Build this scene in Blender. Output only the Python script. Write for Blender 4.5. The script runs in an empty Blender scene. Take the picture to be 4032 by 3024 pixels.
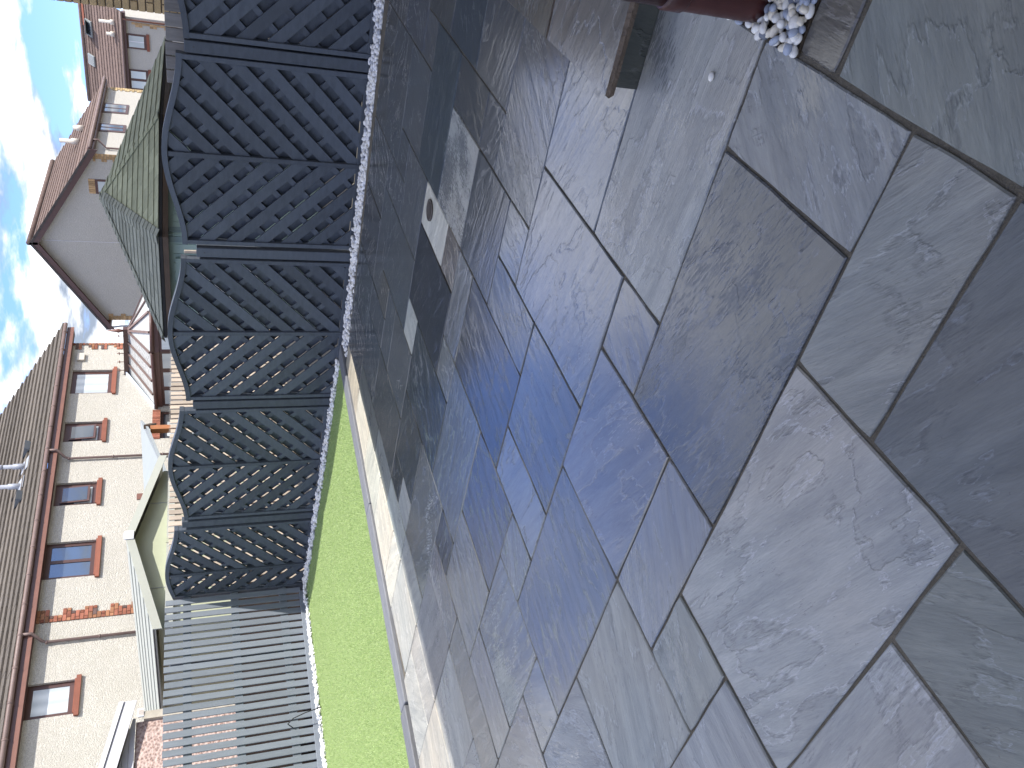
import bpy, bmesh, math, random
import numpy as np
from mathutils import Vector, Matrix
random.seed(7); rng = np.random.default_rng(7)
SC = bpy.context.scene; COL = SC.collection
R_ = math.radians

# ------------------------------------------------------------------ camera
cam_d = bpy.data.cameras.new('camera'); cam = bpy.data.objects.new('camera', cam_d); COL.objects.link(cam)
PITCH, ROLL, FPX, ANG = 0.358905, -0.0218505, 3237.71, 2.467898
CAMP = Vector((-1.0291, 1.3546, 1.4095))
def _cam_matrix():
    cr, sr, c, s = math.cos(ROLL), math.sin(ROLL), math.cos(PITCH), math.sin(PITCH)
    right = np.array([cr, sr, 0.]); d0 = np.array([-sr, cr, 0.]); ff = np.array([0, 0, 1.])
    R = np.array([right, c*ff - s*d0, -(s*ff + c*d0)])
    ca, sa = math.cos(ANG), math.sin(ANG)
    B = np.array([[ca, sa, 0], [-sa, ca, 0], [0, 0, 1.]])
    M = B @ R                                   # columns: right, down, forward in the patio frame
    # the phone was held upright but the picture is stored on its side: image right = down
    X, Y, Z = M[:, 1], M[:, 0], -M[:, 2]
    return Matrix(((X[0], Y[0], Z[0], CAMP.x), (X[1], Y[1], Z[1], CAMP.y), (X[2], Y[2], Z[2], CAMP.z), (0, 0, 0, 1)))
cam.matrix_world = _cam_matrix()
cam_d.sensor_fit = 'HORIZONTAL'; cam_d.sensor_width = 36.0; cam_d.lens = FPX/4032*36.0
cam_d.clip_start = 0.02; cam_d.clip_end = 600
SC.camera = cam

# ------------------------------------------------------------------ light
SUN = Vector((-0.93, -0.305, 1.0)).normalized()
w = bpy.data.worlds.new('World'); SC.world = w; w.use_nodes = True
nt = w.node_tree; nt.nodes.clear()
def wn(t, **k):
    n = nt.nodes.new(t)
    for a, b in k.items(): setattr(n, a, b)
    return n
sky = wn('ShaderNodeTexSky', sky_type='NISHITA', sun_disc=False)
sky.sun_elevation = math.asin(SUN.z); sky.sun_rotation = math.atan2(SUN.x, SUN.y)
sky.air_density = 1.0; sky.dust_density = 0.6; sky.ozone_density = 2.0
tc = wn('ShaderNodeTexCoord'); sep = wn('ShaderNodeSeparateXYZ')
nt.links.new(tc.outputs['Generated'], sep.inputs[0])
def wm(op, a, b=None, clamp=False):
    n = wn('ShaderNodeMath', operation=op, use_clamp=clamp)
    for i, v in enumerate((a, b)):
        if v is None: continue
        if isinstance(v, (int, float)): n.inputs[i].default_value = v
        else: nt.links.new(v, n.inputs[i])
    return n.outputs[0]
den = wm('ADD', wm('MAXIMUM', sep.outputs['Z'], 0.0), 0.16)
px_ = wm('DIVIDE', sep.outputs['X'], den); py_ = wm('DIVIDE', sep.outputs['Y'], den)
cmb = wn('ShaderNodeCombineXYZ'); nt.links.new(px_, cmb.inputs[0]); nt.links.new(py_, cmb.inputs[1])
CLOUD_OFF = (9.96, 42.36, 0.0)
mp = wn('ShaderNodeMapping'); mp.inputs['Location'].default_value = CLOUD_OFF
nt.links.new(cmb.outputs[0], mp.inputs[0])
no = wn('ShaderNodeTexNoise'); no.inputs['Scale'].default_value = 0.85; no.inputs['Detail'].default_value = 9
no.inputs['Roughness'].default_value = 0.55; no.inputs['Distortion'].default_value = 0.25
nt.links.new(mp.outputs[0], no.inputs['Vector'])
rmp = wn('ShaderNodeValToRGB'); rmp.color_ramp.elements[0].position = 0.425; rmp.color_ramp.elements[1].position = 0.515
no3 = wn('ShaderNodeTexNoise'); no3.inputs['Scale'].default_value = 3.4; no3.inputs['Detail'].default_value = 8; no3.inputs['Roughness'].default_value = 0.6
nt.links.new(mp.outputs[0], no3.inputs['Vector'])
cf = wm('ADD', no.outputs[0], wm('MULTIPLY', wm('SUBTRACT', no3.outputs[0], 0.5), 0.42))
nt.links.new(cf, rmp.inputs[0])
no2 = wn('ShaderNodeTexNoise'); no2.inputs['Scale'].default_value = 1.7; no2.inputs['Detail'].default_value = 6
nt.links.new(mp.outputs[0], no2.inputs['Vector'])
rm2 = wn('ShaderNodeValToRGB'); rm2.color_ramp.elements[0].position = 0.42; rm2.color_ramp.elements[1].position = 0.64
CLOUD = 5.8
rm2.color_ramp.elements[0].color = (0.15, 0.18, 0.225, 1); rm2.color_ramp.elements[1].color = (1, 1, 1, 1)
nt.links.new(wm('ADD', wm('MULTIPLY', no2.outputs[0], 0.6), wm('MULTIPLY', no3.outputs[0], 0.4)), rm2.inputs[0])
mulc = wn('ShaderNodeMixRGB', blend_type='MULTIPLY'); mulc.inputs[0].default_value = 1
nt.links.new(rm2.outputs[0], mulc.inputs[1]); mulc.inputs[2].default_value = (CLOUD, CLOUD, CLOUD*1.02, 1)
mix = wn('ShaderNodeMixRGB'); nt.links.new(rmp.outputs[0], mix.inputs[0])
skg = wn('ShaderNodeMixRGB', blend_type='MULTIPLY'); skg.inputs[0].default_value = 1
SKYG = 1.0
skg.inputs[2].default_value = (SKYG*.34, SKYG*.42, SKYG*.70, 1)
nt.links.new(sky.outputs[0], skg.inputs[1])
nt.links.new(skg.outputs[0], mix.inputs[1]); nt.links.new(mulc.outputs[0], mix.inputs[2])
bg = wn('ShaderNodeBackground'); bg.inputs['Strength'].default_value = 0.15
nt.links.new(mix.outputs[0], bg.inputs[0])
wo = wn('ShaderNodeOutputWorld'); nt.links.new(bg.outputs[0], wo.inputs[0])
sd = bpy.data.lights.new('sun', 'SUN'); sd.energy = 2.0; sd.angle = R_(0.53); sd.color = (1.0, 0.96, 0.90)
so = bpy.data.objects.new('sun', sd); COL.objects.link(so)
so.rotation_euler = SUN.to_track_quat('Z', 'Y').to_euler(); so.location = (0, 0, 30)
SC.view_settings.view_transform = 'Standard'; SC.view_settings.look = 'None'
SC.view_settings.gamma = 1.0; SC.view_settings.use_curve_mapping = False
SC.view_settings.exposure = 1.74

# ------------------------------------------------------------------ materials
class NB:
    def __init__(self, name):
        self.m = bpy.data.materials.new(name); self.m.use_nodes = True
        self.t = self.m.node_tree; self.b = self.t.nodes['Principled BSDF']
    def n(self, t, ins=None, **k):
        n = self.t.nodes.new(t)
        for a, v in k.items(): setattr(n, a, v)
        for i, v in (ins or {}).items():
            s = n.inputs[i]
            if hasattr(v, 'is_output'): self.t.links.new(v, s)
            else: s.default_value = v
        return n
    def math(self, op, a, b=0.0, c=None, clamp=False):
        d = {0: a, 1: b}
        if c is not None: d[2] = c
        return self.n('ShaderNodeMath', d, operation=op, use_clamp=clamp).outputs[0]
    def mix(self, f, a, b, mode='MIX'):
        return self.n('ShaderNodeMixRGB', {0: f, 1: a, 2: b}, blend_type=mode).outputs[0]
    def noise(self, vec, scale, detail=4, rough=.55, dist=0.0):
        return self.n('ShaderNodeTexNoise', {'Vector': vec, 'Scale': scale, 'Detail': detail, 'Roughness': rough, 'Distortion': dist}).outputs[0]
    def ramp(self, f, p0, p1, c0=(0,0,0,1), c1=(1,1,1,1)):
        n = self.n('ShaderNodeValToRGB', {0: f}); e = n.color_ramp.elements
        e[0].position, e[1].position = p0, p1; e[0].color, e[1].color = c0, c1
        return n.outputs[0]
    def mr(self, v, a, b, c, d, kind='LINEAR'):
        return self.n('ShaderNodeMapRange', {0: v, 1: a, 2: b, 3: c, 4: d}, interpolation_type=kind).outputs[0]
    def obj(self): return self.n('ShaderNodeTexCoord').outputs['Object']
    def map(self, vec, scale=(1,1,1), loc=(0,0,0), rot=(0,0,0)):
        return self.n('ShaderNodeMapping', {'Vector': vec, 'Scale': scale, 'Location': loc, 'Rotation': rot}).outputs[0]
    def set(self, name, v):
        s = self.b.inputs[name]
        if hasattr(v, 'is_output'): self.t.links.new(v, s)
        else: s.default_value = v
    def bump(self, h, strength=.5, dist=.01):
        self.set('Normal', self.n('ShaderNodeBump', {'Height': h, 'Strength': strength, 'Distance': dist}).outputs[0])
def c4(c, k=1.0): return (c[0]*k, c[1]*k, c[2]*k, 1)

def simple(name, col, rough=.6, var=.25, scale=6, bump=.2, bscale=40, bdist=.004, stretch=(1,1,1), metal=0.0, spec=.5):
    B = NB(name); v = B.map(B.obj(), stretch)
    rnd = B.n('ShaderNodeObjectInfo').outputs['Random']
    v2 = B.n('ShaderNodeVectorMath', {0: v, 1: B.n('ShaderNodeCombineXYZ', {0: B.math('MULTIPLY', rnd, 17.0), 1: B.math('MULTIPLY', rnd, 41.0)}).outputs[0]}, operation='ADD').outputs[0]
    n1 = B.noise(v2, scale, 6, .6); n2 = B.noise(v2, bscale, 5, .6)
    f = B.math('ADD', B.math('MULTIPLY', n1, .7), B.math('MULTIPLY', n2, .3))
    f = B.math('ADD', f, B.math('MULTIPLY', B.math('SUBTRACT', rnd, .5), .35))
    col_ = B.mix(B.mr(f, .3, .7, 0, 1), c4(col, 1-var), c4(col, 1+var))
    B.set('Base Color', col_); B.set('Roughness', B.mr(n2, .3, .7, max(rough-.1, .02), min(rough+.1, 1)))
    B.set('Metallic', metal); B.set('Specular IOR Level', spec)
    if bump: B.bump(n2, bump, bdist)
    return B.m

def island(name, cols, rough=.6, bump=0, bscale=30, bdist=.003, var=.15):
    """stuff made of many loose pieces: each piece picks its own colour"""
    B = NB(name); r = B.n('ShaderNodeNewGeometry').outputs['Random Per Island']
    n = B.n('ShaderNodeValToRGB', {0: r}); cr = n.color_ramp; cr.interpolation = 'CONSTANT'
    k = len(cols)
    while len(cr.elements) < k: cr.elements.new(.5)
    for i, c in enumerate(cols):
        cr.elements[i].position = i/k; cr.elements[i].color = c4(c)
    nn = B.noise(B.obj(), bscale, 4)
    B.set('Base Color', B.mix(B.mr(nn, .3, .7, 0, 1), B.mix(1.0, n.outputs[0], c4((1-var,)*3), 'MULTIPLY'), n.outputs[0]))
    B.set('Roughness', rough)
    if bump: B.bump(nn, bump, bdist)
    return B.m

def stone_material(name, wetgain=1.0):
    B = NB(name); oi = B.n('ShaderNodeObjectInfo'); rnd = oi.outputs['Random']
    wet = oi.outputs['Alpha']; base = oi.outputs['Color']
    o = B.obj()
    off = B.n('ShaderNodeCombineXYZ', {0: B.math('MULTIPLY', rnd, 53.0), 1: B.math('MULTIPLY', rnd, 31.0), 2: B.math('MULTIPLY', rnd, 7.0)}).outputs[0]
    rot = B.n('ShaderNodeVectorRotate', {'Vector': o, 'Angle': B.math('ADD', B.math('MULTIPLY', B.math('GREATER_THAN', B.math('FRACT', B.math('MULTIPLY', rnd, 7.3)), .62), 1.57), B.math('MULTIPLY', rnd, .75))}, rotation_type='Z_AXIS').outputs[0]
    sv = B.n('ShaderNodeVectorMath', {0: B.map(rot, (.8, 5.2, 1.0)), 1: off}, operation='ADD').outputs[0]
    sv2 = B.n('ShaderNodeVectorMath', {0: B.map(rot, (1.0, 1.4, 1.0)), 1: off}, operation='ADD').outputs[0]
    n1 = B.noise(sv, 3.2, 8, .62, .35)             # riven grain
    n2 = B.noise(sv2, 2.0, 6, .55, .9)             # broad layers
    n3 = B.noise(sv, 30., 5, .65)                   # fine grit
    # cleft ledges: stepped layers with narrow edges
    tt = B.math('MULTIPLY', B.math('ADD', B.math('MULTIPLY', n2, .8), B.math('MULTIPLY', n1, .28)), 7.0)
    fl = B.math('FLOOR', tt); fr = B.math('FRACT', tt)
    ss = B.mr(fr, .80, 1.0, 0, 1, 'SMOOTHSTEP')
    ter = B.math('DIVIDE', B.math('ADD', fl, ss), 7.0)
    edge = B.math('MULTIPLY', B.mr(fr, .88, .98, 0, 1), B.mr(n3, .40, .62, 0, 1))
    # colour
    f1 = B.mr(n1, .28, .72, 0, 1)
    dk = B.mix(1.0, base, (.70, .71, .74, 1), 'MULTIPLY'); lt = B.mix(1.0, base, (1.24, 1.22, 1.2, 1), 'MULTIPLY')
    col = B.mix(f1, dk, lt)
    big = B.noise(sv2, 1.1, 3, .5)
    hue = B.mix(B.mr(big, .35, .65, 0, 1), (1.035, 1.0, .96, 1), (.96, 1.0, 1.03, 1))
    col = B.mix(1.0, B.mix(1.0, col, hue, 'MULTIPLY'), (1.01, 1.01, .935, 1), 'MULTIPLY')
    ledge_shade = B.math('MULTIPLY', B.mr(fr, .70, .84, 0, 1), B.math('MULTIPLY', B.mr(fr, .84, .88, 1, 0), B.mr(n3, .42, .58, 0, 1)))  # dark line beside each ledge, relief shade put into the colour
    col = B.mix(B.mr(n3, .3, .7, 0, .5), col, B.mix(1.0, col, (.72, .73, .75, 1), 'MULTIPLY'))
    col = B.mix(B.math('MULTIPLY', ledge_shade, .5), col, B.mix(1.0, base, (.35, .35, .36, 1), 'MULTIPLY'))
    col = B.mix(B.math('MULTIPLY', edge, .5), col, B.mix(1.0, base, (1.9, 1.9, 1.95, 1), 'MULTIPLY'))  # pale vein lines on the ledges, also relief highlight put into the colour
    speck = B.mr(B.noise(rot, 90., 2, .5), .70, .76, 0, 1)
    col = B.mix(B.math('MULTIPLY', speck, .35), col, (.06, .055, .05, 1))
    # wetness: a film lies in the hollows
    wm_ = B.math('ADD', B.math('MULTIPLY', B.noise(sv2, 1.3, 5, .6, .4), .9), B.math('MULTIPLY', B.math('SUBTRACT', wet, .5), 1.5))
    wm_ = B.mr(B.math('SUBTRACT', wm_, B.math('MULTIPLY', B.math('SUBTRACT', n3, .5), .55)), .42, .52, 0, 1, 'SMOOTHSTEP')
    col = B.mix(wm_, col, B.mix(1.0, col, (.60, .61, .63, 1), 'MULTIPLY'))
    B.set('Base Color', col)
    rough = B.n('ShaderNodeMapRange', {0: wm_, 1: 0.0, 2: 1.0, 3: .42, 4: .12}).outputs[0]
    rough = B.math('ADD', rough, B.math('MULTIPLY', B.math('SUBTRACT', n3, .5), .18), clamp=True)
    B.set('Roughness', B.math('MAXIMUM', rough, .05))
    B.set('Specular IOR Level', .36)
    B.set('Coat Weight', B.math('MULTIPLY', wm_, 1.0)); B.set('Coat IOR', 1.38); B.set('Coat Roughness', .03)
    B.set('Coat Normal', B.n('ShaderNodeBump', {'Height': B.math('ADD', ter, B.math('ADD', B.math('MULTIPLY', n1, 1.0), B.math('MULTIPLY', n3, .12))), 'Strength': .48, 'Distance': .008}).outputs[0])
    r2 = B.math('FRACT', B.math('MULTIPLY', rnd, 23.7)); r3 = B.math('FRACT', B.math('MULTIPLY', rnd, 57.1))
    h = B.math('ADD', B.math('MULTIPLY', ter, B.mr(r2, 0, 1, .35, 1.2)), B.math('ADD', B.math('MULTIPLY', n1, B.mr(r3, 0, 1, .15, .8)), B.math('MULTIPLY', n3, .15)))
    st = B.mr(wm_, 0, 1, .95, .22)
    B.set('Normal', B.n('ShaderNodeBump', {'Height': h, 'Strength': st, 'Distance': .012}).outputs[0])
    return B.m

def roughcast(name, c0, c1, scale=38):
    B = NB(name); o = B.obj()
    v = B.n('ShaderNodeTexVoronoi', {'Vector': o, 'Scale': scale})
    n = B.noise(o, 14, 6, .7); n2 = B.noise(o, .7, 4, .6)
    f = B.math('ADD', B.math('MULTIPLY', v.outputs['Distance'], .8), B.math('MULTIPLY', n, .5))
    col = B.mix(B.mr(f, .35, .8, 0, 1), c4(c1), c4(c0))
    col = B.mix(B.mr(n2, .35, .7, 0, .35), col, c4(c1))
    B.set('Base Color', col); B.set('Roughness', .95); B.set('Specular IOR Level', .15)
    B.bump(B.math('ADD', B.math('MULTIPLY', v.outputs['Distance'], -1.0), B.math('MULTIPLY', n, .8)), .7, .02)
    return B.m

M = {}
M['stone'] = stone_material('riven_stone')
M['stonedge'] = simple('broken_stone_edge', (.135, .10, .072), .7, .5, 25, .9, 80, .008)
M['mortar'] = simple('jointing_sand', (.125, .112, .09), .95, .35, 20, .9, 160, .006, spec=.15)
M['soil'] = simple('soil', (.07, .055, .04), .95, .3, 8, .8, 60, .02, spec=.1)
M['ground'] = simple('rear_ground', (.16, .15, .13), .95, .3, 2, .5, 30, .02, spec=.1)
M['fence'] = simple('charcoal_fence_paint', (.076, .090, .113), .55, .22, 9, .35, 70, .003, (1, 3, 3), spec=.35)
M['slatpaint_sunlit'] = simple('sunlit_fence_paint', (.185, .208, .24), .5, .12, 7, .35, 60, .003, (4, 4, .5), spec=.4)  # same paint as the chevron fence, lightened to stand in for direct sun
M['timber'] = simple('bare_timber', (.50, .42, .34), .8, .22, 6, .35, 50, .003, (4, 4, .5), spec=.2)
M['greywood'] = simple('weathered_grey_wood', (.22, .21, .20), .85, .25, 8, .5, 60, .003, (5, 5, .5), spec=.2)
M['sleeper'] = simple('grey_sleeper_paint', (.17, .175, .19), .6, .25, 8, .5, 50, .004, (6, 1, 6), spec=.35)
M['roughcast'] = roughcast('cream_roughcast', (.54, .51, .445), (.38, .355, .30))
M['greywall'] = roughcast('grey_roughcast', (.50, .475, .425), (.40, .38, .34))
M['pinkcast'] = roughcast('pink_pebbledash', (.66, .52, .46), (.30, .20, .17), 26)
M['tile_grey'] = simple('weathered_roof_tile', (.122, .105, .088), .9, .22, 5, .4, 40, .01, spec=.2)
M['tile_brown'] = simple('brown_roof_tile', (.165, .118, .10), .9, .25, 5, .4, 40, .01, spec=.2)
M['verge'] = simple('dark_verge', (.075, .065, .06), .8, .2, 5, .3, 30, .01, spec=.25)
M['brown'] = simple('brown_plastic', (.085, .040, .032), .45, .15, 4, .1, 30, .002)
M['fascia'] = simple('red_brown_fascia', (.185, .08, .055), .55, .15, 4, .15, 30, .002)
M['gutter'] = simple('faded_gutter', (.17, .115, .10), .55, .18, 4, .1, 30, .002)
M['sill'] = simple('red_clay_sill', (.235, .078, .045), .75, .15, 6, .3, 60, .003)
M['brick_red'] = simple('red_brick', (.29, .115, .075), .9, .35, 9, .5, 60, .006, spec=.15)
M['brick_dark'] = simple('dark_brick', (.13, .085, .075), .9, .3, 9, .5, 60, .006, spec=.15)
M['brick_orange'] = simple('orange_brick', (.31, .15, .085), .9, .3, 9, .5, 60, .006, spec=.15)
M['brick_buff'] = simple('buff_brick', (.46, .34, .185), .9, .28, 9, .5, 60, .006, spec=.15)
M['brick_tan'] = simple('tan_brick', (.42, .28, .15), .9, .3, 9, .5, 60, .006, spec=.15)
M['brickjoint'] = simple('brick_mortar', (.20, .165, .12), .95, .2, 9, .5, 80, .004, spec=.1)
M['block_shaded'] = simple('shaded_block', (.045, .034, .03), .9, .5, 3, .5, 60, .006, spec=.1)  # block colour darkened to stand in for shade behind the slats
M['shed'] = simple('pale_green_metal', (.40, .42, .29), .5, .06, 2, .05, 20, .002)
M['shedroof'] = simple('white_ribbed_metal', (.40, .41, .355), .5, .06, 2, .05, 20, .002)
M['greysheet'] = simple('grey_sheet', (.285, .31, .31), .55, .06, 2, .05, 20, .002)
M['white'] = simple('white_plastic', (.62, .62, .64), .4, .04, 3, .05, 20, .002)
M['concrete'] = simple('concrete', (.46, .42, .35), .9, .2, 8, .5, 60, .005, spec=.15)
M['sagepaint'] = simple('sage_green_paint', (.36, .47, .40), .6, .08, 4, .15, 40, .003)
M['sagedark'] = simple('grey_green_paint', (.20, .27, .25), .6, .08, 4, .15, 40, .003)
M['darkwood'] = simple('dark_brown_wood', (.075, .048, .03), .7, .3, 6, .4, 50, .004)
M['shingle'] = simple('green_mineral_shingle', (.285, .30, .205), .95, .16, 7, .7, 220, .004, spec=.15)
M['shingle_shaded'] = simple('shaded_green_shingle', (.215, .225, .185), .95, .16, 7, .7, 220, .004, spec=.15)  # same shingle, darkened to stand in for shade on the left-hand faces
M['underlay'] = simple('black_underlay', (.02, .02, .02), .9, .1, 4, .1, 20, .002)
M['orangewood'] = simple('orange_stained_post', (.30, .115, .04), .6, .25, 6, .3, 50, .003)
M['lead'] = simple('lead_flashing', (.55, .60, .66), .45, .12, 6, .2, 20, .004)
M['polycarb'] = simple('opal_roof_panel', (.46, .465, .45), .3, .05, 2, .03, 8, .002)
M['blind'] = simple('window_blind', (.66, .68, .66), .4, .05, 2, 0)
M['unlit_room'] = simple('dark_room', (.05, .05, .055), .5, .1, 2, 0)  # flat dark colour stands in for the unlit room behind the windows
M['chalk'] = simple('pale_flue', (.55, .50, .42), .6, .1, 4, .1, 30, .002)
M['flue'] = simple('grey_flue', (.30, .315, .35), .4, .1, 4, .1, 30, .002)
M['slatevent'] = simple('dark_vent', (.11, .125, .14), .5, .1, 4, .1, 30, .002)
M['iron'] = simple('drain_iron', (.10, .085, .075), .5, .4, 20, .6, 90, .004, metal=.4)
M['peb'] = island('white_chips', [(.92,.91,.89),(.88,.87,.85),(.80,.80,.82),(.90,.88,.84),(.93,.92,.91),(.46,.48,.53),(.90,.88,.83),(.84,.84,.86),(.92,.91,.90),(.90,.90,.90)], .55, .3, 60, .002)
M['grass'] = island('artificial_grass', [(.34,.45,.17),(.31,.42,.15),(.38,.48,.20),(.33,.45,.17),(.46,.54,.28),(.36,.47,.19)], .6)
M['turfback'] = simple('turf_backing', (.26, .36, .14), .9, .3, 60, .5, 200, .01, spec=.1)

def pebble_mat(name, col):
    return simple(name, col, .38, .12, 14, .25, 60, .002)
M['p_white'] = pebble_mat('white_pebble', (.78, .76, .71)); M['p_cream'] = pebble_mat('cream_pebble', (.74, .68, .56))
M['p_blue'] = pebble_mat('blue_grey_pebble', (.34, .38, .46)); M['p_dark'] = pebble_mat('slate_pebble', (.13, .145, .18))

def pipe_mat():
    B = NB('rusty_red_pipe'); o = B.obj(); n = B.noise(B.map(o, (1, 1, .5)), 9, 6, .65); n2 = B.noise(o, 45, 4, .6)
    col = B.mix(B.mr(n, .35, .65, 0, 1), (.040, .010, .009, 1), (.075, .021, .017, 1))
    col = B.mix(B.mr(B.noise(o, 6, 5, .7), .60, .68, 0, .85), col, (.22, .085, .018, 1))
    B.set('Base Color', col); B.set('Roughness', B.mr(n2, .3, .7, .28, .5)); B.bump(n2, .25, .003); return B.m
M['pipe'] = pipe_mat()
def glass_mat(name, col, rough=.03):
    B = NB(name); B.set('Base Color', c4(col)); B.set('Roughness', rough); B.set('Specular IOR Level', .8)
    B.set('Coat Weight', 1.0); B.set('Coat Roughness', .02); return B.m
M['glass'] = glass_mat('window_glass', (.05, .065, .085))
def blind_glass():
    B = NB('glass_over_blind'); o = B.obj()
    wv = B.n('ShaderNodeTexWave', {'Vector': o, 'Scale': 9.0, 'Distortion': 0.3}, wave_type='BANDS', bands_direction='X').outputs[0]
    B.set('Base Color', B.mix(wv, (.40, .44, .45, 1), (.58, .62, .61, 1))); B.set('Roughness', .12)
    B.set('Coat Weight', 1.0); B.set('Coat Roughness', .02); return B.m
M['blindglass'] = blind_glass()

def lerp(a, b, t): return a+(b-a)*t
# ------------------------------------------------------------------ object helpers
MW = {}
def mat_of(o): return MW.get(o.name, Matrix.Identity(4)) if o else Matrix.Identity(4)
def props(o, label=None, cat=None, group=None, kind=None):
    for k, v in (('label', label), ('category', cat), ('group', group), ('kind', kind)):
        if v: o[k] = v
    return o
def thing(name, label, cat, base=(0,0,0), group=None, rz=0.0):
    o = bpy.data.objects.new(name, None); COL.objects.link(o); o.empty_display_size = .2
    o.matrix_basis = Matrix.Translation(Vector(base)) @ Matrix.Rotation(rz, 4, 'Z')
    MW[o.name] = o.matrix_basis.copy()
    return props(o, label, cat, group)
def _smooth(me, s):
    if s: me.polygons.foreach_set('use_smooth', [True]*len(me.polygons))
def link(name, me, parent=None, world=None):
    o = bpy.data.objects.new(name, me); COL.objects.link(o)
    Wm = world if world is not None else mat_of(parent)
    if parent:
        o.parent = parent; o.matrix_basis = mat_of(parent).inverted() @ Wm
    else: o.matrix_basis = Wm
    MW[o.name] = Wm.copy()
    return o
def mesh(name, verts, faces, mat, parent=None, smooth=False):
    """verts in world coordinates"""
    inv = mat_of(parent).inverted()
    if parent is not None: verts = [inv @ Vector(v) for v in verts]
    me = bpy.data.meshes.new(name); me.from_pydata([tuple(v) for v in verts], [], faces); me.update()
    bm = bmesh.new(); bm.from_mesh(me); bmesh.ops.recalc_face_normals(bm, faces=bm.faces); bm.to_mesh(me); bm.free()
    me.materials.append(M[mat] if isinstance(mat, str) else mat); _smooth(me, smooth)
    return link(name, me, parent)
def mesh_c(name, verts, faces, mat, parent=None, centre=None):
    """as mesh(), but with the object's own origin at the middle of the piece"""
    vs = [Vector(v) for v in verts]
    c = Vector(centre) if centre else sum(vs, Vector())/len(vs)
    me = bpy.data.meshes.new(name); me.from_pydata([tuple(v - c) for v in vs], [], faces); me.update()
    bm = bmesh.new(); bm.from_mesh(me); bmesh.ops.recalc_face_normals(bm, faces=bm.faces); bm.to_mesh(me); bm.free()
    me.materials.append(M[mat] if isinstance(mat, str) else mat)
    return link(name, me, parent, Matrix.Translation(c))
_boxes = {}
def box_mesh(sx, sy, sz, mat, bev=.003):
    k = (round(sx, 4), round(sy, 4), round(sz, 4), mat, bev)
    if k not in _boxes:
        bm = bmesh.new(); bmesh.ops.create_cube(bm, size=1)
        for v in bm.verts: v.co = Vector((v.co.x*sx, v.co.y*sy, v.co.z*sz))
        if bev > 0: bmesh.ops.bevel(bm, geom=bm.edges[:], offset=min(bev, .3*min(sx, sy, sz)), segments=1, profile=.5, affect='EDGES')
        me = bpy.data.meshes.new('box'); bm.to_mesh(me); bm.free(); me.materials.append(M[mat]); _boxes[k] = me
    return _boxes[k]
def box(name, mat, c, size, parent=None, rz=0.0, bev=.003, rot=None):
    Wm = Matrix.Translation(Vector(c)) @ (rot if rot is not None else Matrix.Rotation(rz, 4, 'Z'))
    return link(name, box_mesh(*size, mat, bev), parent, Wm)
def quadprism(name, q, nvec, th, mat, parent=None):
    """polygon q (world) extruded by th along nvec"""
    n = Vector(nvec).normalized()*th; a = [Vector(v) for v in q]; b = [v + n for v in a]; k = len(a)
    faces = [tuple(range(k)), tuple(range(2*k-1, k-1, -1))] + [(i, (i+1) % k, (i+1) % k + k, i+k) for i in range(k)]
    return mesh_c(name, a + b, faces, mat, parent)
def tube(name, pts, rad, mat, parent=None, seg=12, cap=True):
    P = [Vector(p) for p in pts]; V = []; F = []
    rr = rad if isinstance(rad, (list, tuple)) else [rad]*len(P)
    up = None
    for i, p in enumerate(P):
        d = (P[min(i+1, len(P)-1)] - P[max(i-1, 0)])
        d = d.normalized() if d.length > 1e-9 else Vector((0,0,1))
        if up is None: up = d.orthogonal().normalized()
        up = (up - d*up.dot(d)).normalized(); s = d.cross(up)
        for k in range(seg):
            a = 2*math.pi*k/seg; V.append(p + (up*math.cos(a) + s*math.sin(a))*rr[i])
    for i in range(len(P)-1):
        for k in range(seg):
            F.append((i*seg+k, i*seg+(k+1) % seg, (i+1)*seg+(k+1) % seg, (i+1)*seg+k))
    if cap: F += [tuple(range(seg))[::-1], tuple(range((len(P)-1)*seg, len(P)*seg))]
    return mesh(name, V, F, mat, parent, smooth=True)
def clip(poly, a, b, c):
    """keep the side a*x+b*y<=c of a 2-D polygon"""
    out = []
    for i in range(len(poly)):
        p, q = poly[i], poly[(i+1) % len(poly)]; dp, dq = a*p[0]+b*p[1]-c, a*q[0]+b*q[1]-c
        if dp <= 0: out.append(p)
        if (dp < 0 < dq) or (dq < 0 < dp):
            t = dp/(dp-dq); out.append((p[0]+(q[0]-p[0])*t, p[1]+(q[1]-p[1])*t))
    r = []
    for p in out:
        if not r or (abs(p[0]-r[-1][0])+abs(p[1]-r[-1][1])) > 1e-5: r.append(p)
    if len(r) > 1 and abs(r[0][0]-r[-1][0])+abs(r[0][1]-r[-1][1]) < 1e-5: r.pop()
    return r
def area(p): return abs(sum(p[i][0]*p[(i+1) % len(p)][1]-p[(i+1) % len(p)][0]*p[i][1] for i in range(len(p))))/2
def V3(x, y, z): return Vector((x, y, z))

# ------------------------------------------------------------------ ground
def sheet(name, x0, x1, y0, y1, z, mat):
    o = mesh(name, [(x0,y0,z),(x1,y0,z),(x1,y1,z),(x0,y1,z)], [(0,1,2,3)], mat); return props(o, kind='structure')
sheet('ground', -90, 160, -220, 120, -.06, 'ground')

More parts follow.
